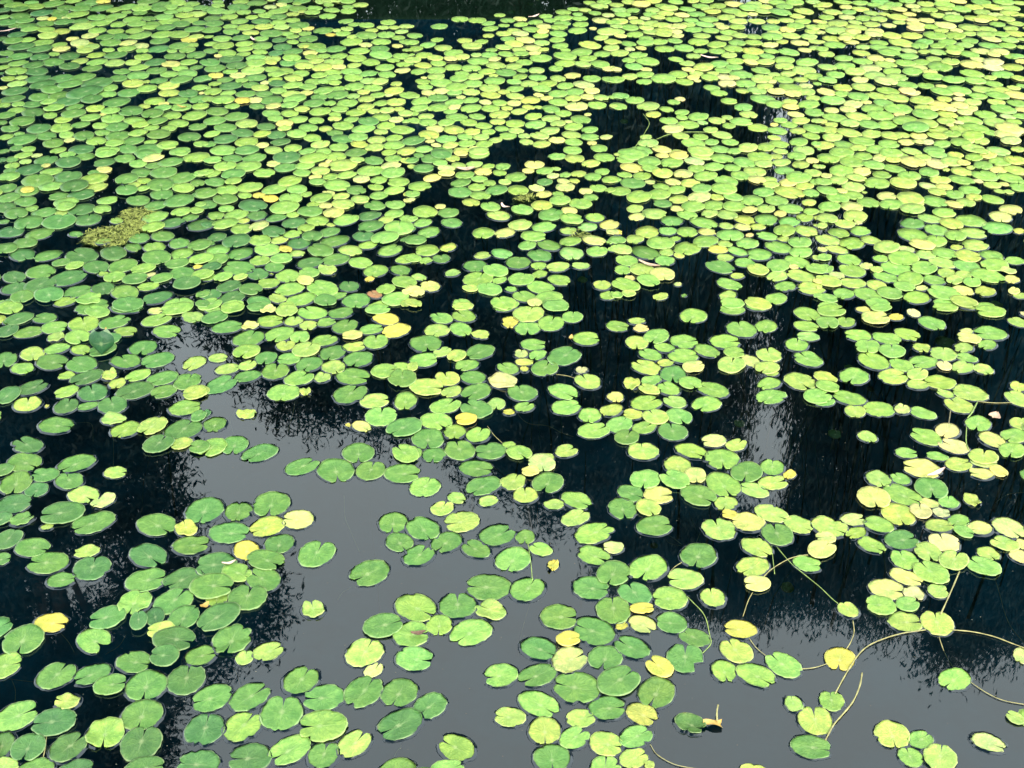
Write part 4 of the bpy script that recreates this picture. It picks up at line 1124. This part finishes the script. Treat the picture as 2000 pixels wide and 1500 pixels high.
def pad_shape(p, seg, rings):
    """vertices (local metres, base at the pad's middle), faces, uv"""
    r = p['r']; fl = p['f']
    th0 = r.uniform(.02, .08) if not p['shown'] else r.uniform(.05, .17)
    if 'w' in fl: th0 = .42
    depth = r.uniform(.06, .30)            # how close the cleft comes to the middle
    if not p['shown'] and r.random() < .35: depth = .75; th0 = .05
    lob = r.uniform(.10, .20); lw = r.uniform(.15, .24)
    wav = [(r.uniform(0, .022), k, r.uniform(0, 6.28)) for k in (2, 3, 5, 8, 13)]
    if 'x' in fl: wav = [(a * 1.05, k, q) for a, k, q in wav]
    ca, sa = math.cos(p['ang']), math.sin(p['ang'])
    el = p.get('el', 1.0)
    jit = [r.uniform(-.006, .006) for _ in range(seg + 1)]
    fray = [r.uniform(.80, 1.0) for _ in range(seg + 1)]
    bites = [(r.uniform(.12, .88), r.uniform(.06, .26), r.uniform(.008, .022)) for _ in range(r.choice((0, 0, 0, 0, 0, 1, 1, 2)))]
    def line(g):
      outl = []
      for s in range(seg + 1):
        t = s / seg
        th = th0 * g + t * (2 * math.pi - 2 * th0 * g)
        e = min(t, 1 - t) * 2 * math.pi
        rr = 1 + sum(a * math.sin(k * th + q) for a, k, q in wav)
        rr *= 1 - lob * math.exp(-(e / lw) ** 2)
        if seg > 30: rr *= 1 + .010 * math.sin(s * 2.399) + jit[s]
        for bt, bd, bw in bites: rr *= 1 - bd * math.exp(-((t - bt) / bw) ** 2)
        if 't' in fl and .60 < t < .72: rr *= .55 + .25 * abs(t - .66) / .06
        if 'f' in fl and (t < .12 or t > .88): rr *= fray[s]
        outl.append((rr * el * math.cos(th), rr / el * math.sin(th), th))
      return outl
    outl = line(1.0)
    crump = {'x': .0028, 'c': .0}.get(fl[:1], 0.0) if fl else 0.0
    q1, q2, q3 = r.uniform(0, 6.28), r.uniform(0, 6.28), r.uniform(0, 6.28)
    up = r.uniform(.0002, .0016)           # rims turn up a little
    far = min(1, max(0, (600 - p['y']) / 300))
    tilt, ta = (r.uniform(0, .010) + .012 * min(1, p['lev'])) * (1 - .6 * far), r.uniform(0, 6.28)
    wob = r.uniform(.0003, .0012) * (1 - .6 * far)
    scale = .5 * (p['sx'] + p['sy'])
    z0 = .0014 + (.0026 - .0010 * far) * p['lev']
    cx = depth * .9
    verts, uvs = [], []
    def put(lx, ly, th, s, dz=0.0):
        wx, wy = lx * ca - ly * sa, lx * sa + ly * ca
        X, Y = wx * p['sx'], wy * p['sy']
        z = z0 + dz + up * s ** 3 * (1 if 'c' not in fl else 7) - .0010 * (1 - s * s) * .6
        z += wob * s * s * math.sin(3 * th + q1) + wob * .7 * s * s * math.sin(5 * th + q2)
        z += crump * s * (math.sin(2 * th + q1) + .8 * math.sin(4 * th + q2) * s + .5 * math.sin(7 * th + q3) * s)
        z += abs(crump) * .9
        z += tilt * (X * math.cos(ta) + Y * math.sin(ta)) * (1 if p['lev'] else .3)
        if p['lev'] == 0: z = max(z, .0006)
        verts.append((X, Y, z)); uvs.append((.5 + .5 * lx / el, .5 + .5 * ly * el))
    put(cx, 0, 0, 0)
    for s in rings:
        for ox, oy, th in (outl if s == 1 else line(.25 + .75 * s * s)):
            put(cx + (ox - cx) * s, oy * s, th, s)
    for ox, oy, th in outl:                # the thickness of the rim
        put(cx + (ox - cx) * .985, oy * .985, th, 1, -.0026)
    n = seg + 1
    faces = [(0, 1 + s, 2 + s) for s in range(seg)]
    for k in range(len(rings)):
        a = 1 + k * n
        faces += [(a + s, a + n + s, a + n + s + 1, a + s + 1) for s in range(seg)]
    return verts, faces, uvs, [(ox, oy) for ox, oy, th in outl]

ranked = sorted((p for p in pads if 'out' not in p and -20 < p['x'] < 2015 and p['y'] < 1506), key=lambda p: -p['area'])
single = ranked[:300]
single_ids = {p['i'] for p in single}

# ---- labels: a landmark, the direction from it and the rank of the pad that way
MARKS = [  # px, py, own label, short name
 (100, 1218, 'solid yellow lily pad alone in dark water at the lower left', 'solid yellow left pad'),
 (804, 1240, 'green lily pad with a brown dead leaf lying in its cleft', 'pad with dead leaf'),
 (1338, 1286, 'torn green lily pad with a bite out of its right side', 'torn green pad'),
 (1288, 1304, 'yellow heart-shaped lily pad just left of the torn green pad', None),
 (1254, 1396, 'yellow lily pad lowest of the yellow ones, left of the curled dark pad', None),
 (1446, 1230, 'oval yellow lily pad with a stem running down to a green pad', 'oval yellow pad'),
 (1640, 1288, 'yellow lily pad touching the long arching runner', 'yellow pad by runner'),
 (1348, 1416, 'curled dark green lily pad with a withered tan tip', 'curled dark pad'),
 (612, 1192, 'small folded lily pad alone in grey water left of centre', 'small folded pad'),
 (198, 676, 'dark green leaf standing upright on a pad at left', 'upright dark leaf'),
 (482, 1076, 'yellow rounded lily pad above the crowded left cluster', 'yellow cluster pad'),
 (722, 1120, 'oval green lily pad floating alone in open grey water, cleft lower left', 'lone oval pad'),
 (995, 630, 'small orange-yellow lily pad left of a green cluster near the centre', 'small orange-yellow pad'),
 (982, 746, 'tan withered lily pad with wrinkled edges near the centre', 'tan withered pad'),
 (482, 810, 'small pale lily pad alone in grey water, no neighbour touching', 'lone small pad'),
 (1694, 854, 'small yellow-green lily pad alone in dark water at right', 'lone yellow-green pad'),
 (1860, 872, 'pinkish yellow lily pad under the brown-stemmed yellow one at right', 'pinkish yellow pad'),
 (226, 924, 'small light lily pad alone in dark water with a thin stem above', 'lone light left pad'),
 (1930, 1452, 'pale oval lily pad alone near the bottom right corner', 'lone corner pad'),
 (1864, 1328, 'green lily pad with a stem above and another to its right', 'stemmed right pad'),
 (1272, 768 + 120, None, None),
]
MARKS = [m for m in MARKS if m[2]]
CNAME = {'d': 'dark green', 'g': 'green', 'h': 'light green', 'l': 'lime', 'k': 'yellowish', 'p': 'cream', 'y': 'yellow', 'b': 'brown'}
CLOCK = {12: 'upward', 1: 'upper right', 2: 'upper right', 3: 'right', 4: 'lower right', 5: 'lower right', 6: 'downward',
         7: 'lower left', 8: 'lower left', 9: 'left', 10: 'upper left', 11: 'upper left'}
OCT = ['right of', 'upper right of', 'above', 'upper left of', 'left of', 'lower left of', 'below', 'lower right of']
ORD = ['nearest', 'second', 'third', 'fourth', 'fifth', 'sixth', 'seventh', 'eighth', 'ninth', 'tenth', 'eleventh', 'twelfth',
       'thirteenth', 'fourteenth', 'fifteenth', 'sixteenth', 'seventeenth', 'eighteenth', 'nineteenth', 'twentieth']
marks = []
for mx, my, lab, short in MARKS:
    q = min(single, key=lambda p: math.hypot(p['x'] - mx, p['y'] - my))
    if math.hypot(q['x'] - mx, q['y'] - my) > 22:      # not among the 300: take it in
        q = min(pads, key=lambda p: math.hypot(p['x'] - mx, p['y'] - my))
        single = [q] + single[:-1]
    q['label'] = lab
    if short: marks.append((q, short))
single_ids = {p['i'] for p in single}
bins = {}
for p in single:
    if 'label' in p: continue
    q, short = min(marks, key=lambda m: math.hypot(p['x'] - m[0]['x'], (p['y'] - m[0]['y']) * 1.3))
    o = int(round(math.atan2(q['y'] - p['y'], p['x'] - q['x']) / (math.pi / 4))) % 8
    bins.setdefault((q['i'], o, short), []).append(p)
for (qi, o, short), ps in bins.items():
    q = pads[qi]
    ps.sort(key=lambda p: math.hypot(p['x'] - q['x'], p['y'] - q['y']))
    for k, p in enumerate(ps):
        size = 'large' if p['w'] > 76 else 'small' if p['w'] < 46 else 'medium'
        cn = CNAME[p['c']]
        if 'x' in p['f']: cn = 'crumpled ' + cn
        if 'f' in p['f']: cn = 'frayed ' + cn
        cleft = ', cleft ' + CLOCK[p['n']] if p['shown'] else ''
        lab = '%s %s lily pad%s, %s %s the %s' % (size, cn, cleft, ORD[k], OCT[o], short)
        if len(lab.split()) > 16: lab = lab.replace(size + ' ', '', 1)
        if len(lab.split()) > 16: lab = lab.replace('lily pad', 'pad')
        p['label'] = lab

GROUP = 'lily pads floating on the near water'
rim_v, rim_f = [], []
def add_rim(p, outl):
    """the water drawn up against the edge of a floating pad"""
    if p['lev'] > 0: return
    outl = outl[2:-2]
    ca, sa = math.cos(p['ang']), math.sin(p['ang'])
    n = len(outl)
    k0 = p['r'].uniform(.55, 1.10)
    base = len(rim_v)
    for d, z in ((-.0012, .0030), (.0008, .0019), (.0018, .0012), (.0026, .0006), (.0034, .00018), (.0044, .00001)):
        for ox, oy in outl:
            wx, wy = (ox * ca - oy * sa) * p['sx'], (ox * sa + oy * ca) * p['sy']
            l = math.hypot(wx, wy)
            s = (l + d * k0) / l
            rim_v.append((p['X'] + wx * s, p['Y'] + wy * s, z * k0 + .0003))
    for k in range(5):
        for s in range(n - 1):
            a = base + k * n + s
            rim_f.append((a, a + n, a + n + 1, a + 1))

rest_v, rest_f, rest_uv, rest_c = [], [], [], []
for p in pads:
    if p['f'] == 'r': continue
    big = p['i'] in single_ids
    seg, rings = (44, (.30, .62, .86, 1.0)) if big else ((30, (.45, .85, 1.0)) if p['y'] > 500 else (20, (.6, 1.0)))
    if 'out' in p: seg, rings = 18, (.6, 1.0)
    v, f, uv, outl = pad_shape(p, seg, rings)
    if p['y'] > 420 and 'out' not in p: add_rim(p, outl)
    if big:
        o = mesh_obj('lily_pad', v, f, M_PAD, uv=uv, col=np.tile(p['col'], (len(v), 1)))
        o.location = (p['X'], p['Y'], 0)
        tag(o, p['label'], 'lily pad', GROUP)
        p['obj'] = o
    else:
        b = len(rest_v)
        rest_v += [(a + p['X'], c + p['Y'], z) for a, c, z in v]
        rest_f += [tuple(b + i for i in q) for q in f]
        rest_uv += uv
        rest_c += [p['col']] * len(v)
o = mesh_obj('lily_pads_beyond', rest_v, rest_f, M_PAD, uv=rest_uv, col=np.array(rest_c))
tag(o, 'crowded carpet of small lily pads covering the water farther out', 'lily pads', kind='stuff')
o = mesh_obj('water_edge', rim_v, rim_f, M_RIM, parent=water)
o['kind'] = 'stuff'

# the leaf that stands upright on a pad at the left
q = next(p for p in pads if p['f'] == 'r')
v, f, uv = [], [], []
nu, nv = 12, 10
W, H = .036, .072
for j in range(nv + 1):
    t = j / nv
    half = W * math.sin(math.pi * min(1, .12 + .88 * (1 - t))) ** .7 * (1 - .15 * t) + .002
    for i in range(nu + 1):
        s = 2 * i / nu - 1
        v.append((half * s, .018 * s * s + .012 * t * t, .004 + H * t * .92))
        uv.append((.5 + .45 * s, .1 + .8 * t))
f = [(j * (nu + 1) + i, j * (nu + 1) + i + 1, (j + 1) * (nu + 1) + i + 1, (j + 1) * (nu + 1) + i) for j in range(nv) for i in range(nu)]
o = mesh_obj('upright_leaf', v, f, M_PAD, uv=uv, col=np.tile((.030, .120, .045), (len(v), 1)))
X, Y, t = ground(199, 696, .006)
o.location = (X, Y, .006)
tag(o, 'dark green leaf standing upright on a pad at left', 'leaf')
for m in list(single):
    if m is q: single.remove(m)

# ------------------------------------------------------------------ leaf stalks and runners
def tube(name, pts, rad, mat, parent=None, seg=6, taper=1.0):
    # smooth the polyline (Catmull-Rom), then sweep
    P = np.array(pts, dtype=float)
    E = np.vstack([2 * P[0] - P[1], P, 2 * P[-1] - P[-2]])
    out = []
    for i in range(1, len(E) - 2):
        for s in np.linspace(0, 1, 6, endpoint=False):
            a, b, c, d = E[i - 1], E[i], E[i + 1], E[i + 2]
            out.append(.5 * (2 * b + (c - a) * s + (2 * a - 5 * b + 4 * c - d) * s * s + (3 * b - a - 3 * c + d) * s ** 3))
    out.append(P[-1])
    out = np.array(out)
    v, f = [], []
    up0 = np.array((0, 0, 1.0))
    for i, c in enumerate(out):
        tg = out[min(i + 1, len(out) - 1)] - out[max(i - 1, 0)]
        tg = tg / (np.linalg.norm(tg) + 1e-9)
        u = up0 if abs(tg[2]) < .9 else np.array((1.0, 0, 0))
        s1 = np.cross(tg, u); s1 /= np.linalg.norm(s1)
        s2 = np.cross(s1, tg)
        R = rad * (1 + (taper - 1) * i / (len(out) - 1)) * (1 + .16 * math.sin(i * 1.7 + P[0, 0] * 9) + .10 * math.sin(i * .6 + P[0, 1] * 7))
        for k in range(seg):
            a = 2 * math.pi * k / seg
            v.append(tuple(c + R * (math.cos(a) * s1 + math.sin(a) * s2)))
    n = len(out)
    f = [(i * seg + k, i * seg + (k + 1) % seg, (i + 1) * seg + (k + 1) % seg, (i + 1) * seg + k) for i in range(n - 1) for k in range(seg)]
    f += [tuple(range(seg))[::-1], tuple((n - 1) * seg + k for k in range(seg))]
    return mesh_obj(name, v, f, mat, parent)

def stem(px, rad, mat, z, label, cat='stem', name='water_stem', taper=1.0):
    pts = []
    for i, (x, y) in enumerate(px):
        zz = z if not isinstance(z, (list, tuple)) else z[0] + (z[1] - z[0]) * i / (len(px) - 1)
        X, Y, t = ground(x, y, zz)
        pts.append((X, Y, zz))
    o = tube(name, pts, rad * .44, mat, taper=taper)
    tag(o, label, cat, 'stems and runners in the water')
    return o

for px, rad, mat, z, lab in STEMS(): stem(px, rad, mat, z, lab)

# ------------------------------------------------------------------ fallen leaves and other small things
def blade(name, px, py, L, W, rot, mat, label, cat='fallen leaf', z=.006, curl=.004, bend=0.0):
    X, Y, t = ground(px, py, z)
    v, f, uv = [], [], []
    n = 14
    for i in range(n + 1):
        s = i / n
        half = W / 2 * math.sin(math.pi * (.04 + .94 * s)) ** .8
        for j in (-1, 0, 1):
            x = (s - .5) * L; y = j * half + bend * (4 * (s - .5) ** 2)
            v.append((x * math.cos(rot) - y * math.sin(rot), x * math.sin(rot) + y * math.cos(rot), curl * abs(j) + curl * 1.5 * (2 * s - 1) ** 2 + .0006 * math.sin(9 * s + j)))
    f = [(i * 3 + j, i * 3 + 3 + j, i * 3 + 4 + j, i * 3 + 1 + j) for i in range(n) for j in (0, 1)]
    o = mesh_obj(name, v, f, mat)
    o.location = (X, Y, z)
    tag(o, label, cat, 'fallen leaves on the pads')
    return o
for a in LEAVES(): blade('fallen_leaf', *a)

# withered tip of the curled pad: its part
q = next(p for p in pads if p['f'] == 'c')
if 'obj' in q:
    vv, ff = [], []
    n = 10
    tip = random.Random(4)
    for i in range(n + 1):
        s = i / n
        half = .0045 + .0055 * s
        for j in range(5):
            k = j / 2 - 1
            jag = tip.uniform(0, .014) if i == n else 0
            vv.append((q['sx'] * .86 + .036 * s - jag, half * k - .002 * s, .004 + .004 * k * k + .003 * math.sin(5 * s + k)))
    ff = [(i * 5 + j, i * 5 + 5 + j, i * 5 + 6 + j, i * 5 + 1 + j) for i in range(n) for j in range(4)]
    o = mesh_obj('withered_tip', vv, ff, M_TAN, parent=q['obj'])
    o['label'] = 'withered tan tip with a ragged end'
    o = tube('leaf_stalk', [(q['sx'] + .022, .004, .006), (q['sx'] + .024, .022, .010), (q['sx'] + .028, .036, .013)], .0016, M_STEM, parent=q['obj'])

# floating mats of algae
def algae(name, poly, n, mat, label, z=.0):
    P = np.array(poly, float)
    lo, hi = P.min(0), P.max(0)
    v, f = [], []
    rr = random.Random(len(poly) * 7 + n)
    def inside(x, y):
        c = False
        for i in range(len(P)):
            (x1, y1), (x2, y2) = P[i], P[i - 1]
            if (y1 > y) != (y2 > y) and x < (x2 - x1) * (y - y1) / (y2 - y1) + x1: c = not c
        return c
    k = 0
    while k < n:
        x, y = rr.uniform(lo[0], hi[0]) + rr.gauss(0, 3), rr.uniform(lo[1], hi[1]) + rr.gauss(0, 2)
        if not inside(x, y): continue
        X, Y, t = ground(x, y, 0)
        zz = rr.uniform(-.022, .002) + z
        a, L, W = rr.uniform(0, 6.28), rr.uniform(.008, .026), rr.uniform(.0005, .0018)
        e = rr.uniform(-.006, .006)
        b = len(v)
        ca, sa = math.cos(a), math.sin(a)
        v += [(X - ca * L - sa * W, Y - sa * L + ca * W, zz), (X - ca * L + sa * W, Y - sa * L - ca * W, zz), (X + sa * W, Y - ca * W, zz + e), (X - sa * W, Y + ca * W, zz + e),
              (X + ca * L, Y + sa * L, zz - e * .5)]
        f += [(b, b + 1, b + 2, b + 3), (b + 3, b + 2, b + 4)]
        k += 1
    o = mesh_obj(name, v, f, mat, smooth=False)
    tag(o, label, 'algae', 'floating algae')
algae('algae_mat', [(162, 474), (168, 452), (200, 446), (232, 438), (240, 412), (268, 404), (300, 408), (292, 432), (276, 452), (246, 474), (222, 484), (190, 480)], 7000, M_ALGAE, 'yellow-green algae mat floating between pads at the left')
algae('algae_mat', [(1004, 388), (1016, 378), (1036, 376), (1046, 384), (1036, 392), (1012, 392)], 500, M_ALGAE, 'small algae clump among pads right of the upper centre')
algae('algae_mat', [(1112, 462), (1120, 446), (1140, 450), (1152, 458), (1136, 466)], 420, M_ALGAE, 'small algae wisps over pads below the upper centre')
algae('algae_mat', [(604, -8), (612, 4), (664, 8), (672, -2), (668, -10)], 900, M_ALGAE, 'pale algae patch at the top edge beside dark water')

# pads sunk below the surface
for k, (px, py, w, lab) in enumerate(SUNK):
    X, Y, t = ground(px, py, -.045)
    p = dict(x=px, y=py, w=w, sx=.5 * w * t / FPX, sy=.5 * w * t / FPX, f='', lev=0, shown=False, ang=k * 1.3, r=random.Random(77 + k))
    v, f, uv, outl = pad_shape(p, 24, (.5, 1.0))
    o = mesh_obj('sunken_pad', v, f, M_PAD, uv=uv, col=np.tile((.10, .17, .03), (len(v), 1)))
    o.location = (X, Y, -.045 - .01 * (k % 3)); o.rotation_euler = (.15, .1 * (k % 2), 0)
    tag(o, lab, 'sunken pad', 'pads sunk under the surface')

# water weed under the surface
v, f = [], []
rr = random.Random(3)
for k in range(4200):
    x = rr.uniform(-1.6, 3.4); y = rr.uniform(1.2, 6.9)
    if rr.random() > (y > 2.3) * 1.0 / (1 + math.exp(-(x - .25 + .25 * math.sin(2 * y)) * 4)): continue
    top = rr.uniform(-.30, -.05); bot = -.59
    lx, ly = rr.gauss(0, .06), rr.gauss(0, .06)
    a, w = rr.uniform(0, 3.14), rr.uniform(.002, .005)
    b = len(v)
    for s in range(4):
        t = s / 3
        ww = w * (1 - .8 * t)
        X, Y, Z = x + lx * t * t, y + ly * t * t, bot + (top - bot) * t
        v += [(X - ww * math.cos(a), Y - ww * math.sin(a), Z), (X + ww * math.cos(a), Y + ww * math.sin(a), Z)]
    f += [(b + 2 * s, b + 2 * s + 1, b + 2 * s + 3, b + 2 * s + 2) for s in range(3)]
o = mesh_obj('water_weed', v, f, M_WEED)
tag(o, 'dark green weed growing up through the deep water', 'water weed', kind='stuff')

# pollen and fluff on the open water
v, f = [], []
for k in range(900):
    x, y = rr.uniform(-.9, 1.2), rr.uniform(1.25, 3.2)
    s, a = rr.uniform(.0004, .0011), rr.uniform(0, 6.28)
    b = len(v)
    v += [(x + s * math.cos(a + q), y + s * math.sin(a + q) * rr.uniform(.5, 1), .0009) for q in (0, 1.3, 2.6, 3.9, 5.2)]
    f.append((b, b + 1, b + 2, b + 3, b + 4))
o = mesh_obj('pollen', v, f, M_POLLEN, smooth=False)
tag(o, 'fine pale pollen specks scattered over the open water', 'pollen', kind='stuff')

# ------------------------------------------------------------------ trees on the far bank, seen mirrored in the water
def mirrored(px, py, Y):
    """point at distance Y whose mirror image the pixel shows"""
    u, v = (px - 1000) / FPX, (750 - py) / FPX
    dy, dz = CP + v * SP, -SP + v * CP
    t = Y / dy
    return np.array((u * t, Y, -(CAM_H + t * dz))), t

def tree(name, label, Y, trunk_px, blobs, mat, hang, seed, leaf=(.10, .020), trunk_x=None):
    r = np.random.default_rng(seed)
    root = bpy.data.objects.new(name, None)
    COL.objects.link(root)
    tx = trunk_x if trunk_px is None else mirrored(trunk_px, 300, Y)[0][0]
    root.location = (tx, Y, .30)
    tag(root, label, 'tree', 'trees on the far bank')
    cents, sizes = [], []
    for bl in blobs:
        if trunk_px is None:
            cents.append(np.array(bl[0]) - np.array((tx, Y, .30))); sizes.append(bl[1]); continue
        bx, by, rx, ry = bl
        c, t = mirrored(bx, by, Y)
        s = t / FPX
        # vertical pixel radius to metres
        c2, _ = mirrored(bx, by + ry, Y)
        cents.append(c - np.array((tx, Y, .30))); sizes.append((rx * s, .8 * rx * s + .3, abs(c2[2] - c[2])))
    # trunk and limbs
    top = max(c[2] for c in cents)
    TV, TF = [], []
    def limb(pts, r0, r1):
        o = []
        pts = np.array(pts, float)
        for i in range(len(pts) - 1):
            for s in np.linspace(0, 1, 5, endpoint=False): o.append(pts[i] + (pts[i + 1] - pts[i]) * s)
        o.append(pts[-1]); o = np.array(o)
        o[1:-1] += r.normal(0, .018, (len(o) - 2, 3))
        b = len(TV); seg = 7
        for i, c in enumerate(o):
            R = r0 + (r1 - r0) * i / (len(o) - 1)
            for k in range(seg):
                a = 2 * math.pi * k / seg
                TV.append((c[0] + R * math.cos(a), c[1] + R * math.sin(a), c[2] + .3 * R * math.sin(a)))
        for i in range(len(o) - 1):
            for k in range(seg): TF.append((b + i * seg + k, b + i * seg + (k + 1) % seg, b + (i + 1) * seg + (k + 1) % seg, b + (i + 1) * seg + k))
    limb([(0, 0, -.2), (.08, 0, top * .35), (-.05, .1, top * .7), (.05, 0, top * .95)], .17, .03)
    for c in cents:
        h = min(max(.5, c[2] * .55), top * .8)
        limb([(.02, 0, h), (c[0] * .5, c[1] * .5, h + (c[2] - h) * .65), tuple(c)], .06, .012)
        for k in range(7):
            d = r.normal(0, 1, 3); d /= np.linalg.norm(d)
            limb([tuple(c), tuple(c + d * .35), tuple(c + d * .8)], .012, .004)
    mesh_obj('trunk', TV, TF, M_BARK, parent=root)
    V, N = [], 0
    for c, s in zip(cents, sizes):
        area = math.pi * s[0] * (s[2] if trunk_px is not None else s[1] * .35)
        for cnt, (L, W), shell in ((int(area * 3000), leaf, 1.0), (int(area * 2600), (.095, .030), .90)):
            # clumps of leaves on twigs
            nc = max(6, cnt // 26)
            d = r.normal(0, 1, (nc, 3)); d /= np.linalg.norm(d, axis=1)[:, None]
            rad = r.random(nc) ** (1 / 2.6) * shell
            tw = c + d * rad[:, None] * np.array(s)
            pos = np.repeat(tw, 26, axis=0)[:cnt] + r.normal(0, 1, (min(cnt, nc * 26), 3)) * np.array((.09, .09, .09 + .14 * hang))
            n = len(pos)
            dirn = r.normal(0, 1, (n, 3)) * (1 - .75 * hang); dirn[:, 2] -= 1.2 * hang + .25
            dirn /= np.linalg.norm(dirn, axis=1)[:, None]
            side = np.cross(dirn, r.normal(0, 1, (n, 3))); side /= np.linalg.norm(side, axis=1)[:, None]
            k = r.uniform(.6, 1.3, n)[:, None]
            a = pos; m1 = pos + dirn * L * .45 * k + side * W * .5 * k; m2 = pos + dirn * L * .45 * k - side * W * .5 * k; e = pos + dirn * L * k
            V.append(np.stack([a, m1, e, m2], axis=1).reshape(-1, 3))
    V = np.concatenate(V)
    nq = len(V) // 4
    me = bpy.data.meshes.new('crown')
    me.vertices.add(len(V)); me.vertices.foreach_set('co', V.astype(np.float32).ravel())
    me.loops.add(nq * 4); me.loops.foreach_set('vertex_index', np.arange(nq * 4, dtype=np.int32))
    me.polygons.add(nq); me.polygons.foreach_set('loop_start', np.arange(0, nq * 4, 4, dtype=np.int32))
    me.materials.append(mat); me.update(calc_edges=True)
    o = bpy.data.objects.new('crown', me); COL.objects.link(o); o.parent = root
    return nq
for a in TREES(): tree(*a)
# the tree the photographer stands under
tree('overhanging_tree', 'broad tree whose branches overhang the near bank behind the viewer', -2.6, None,
     [((-.6, -1.6, 6.6), (2.4, 1.6, .8)), ((.9, -.6, 6.9), (2.2, 1.5, .8)), ((-1.4, .6, 7.0), (2.0, 1.4, .7)), ((.3, 1.2, 7.2), (1.9, 1.2, .7)),
      ((-3.0, -1.0, 6.4), (1.8, 1.6, .9)), ((-.8, -3.2, 6.2), (2.2, 1.5, 1.2))], M_LEAF_A, .1, 9, (.12, .045), -1.9)
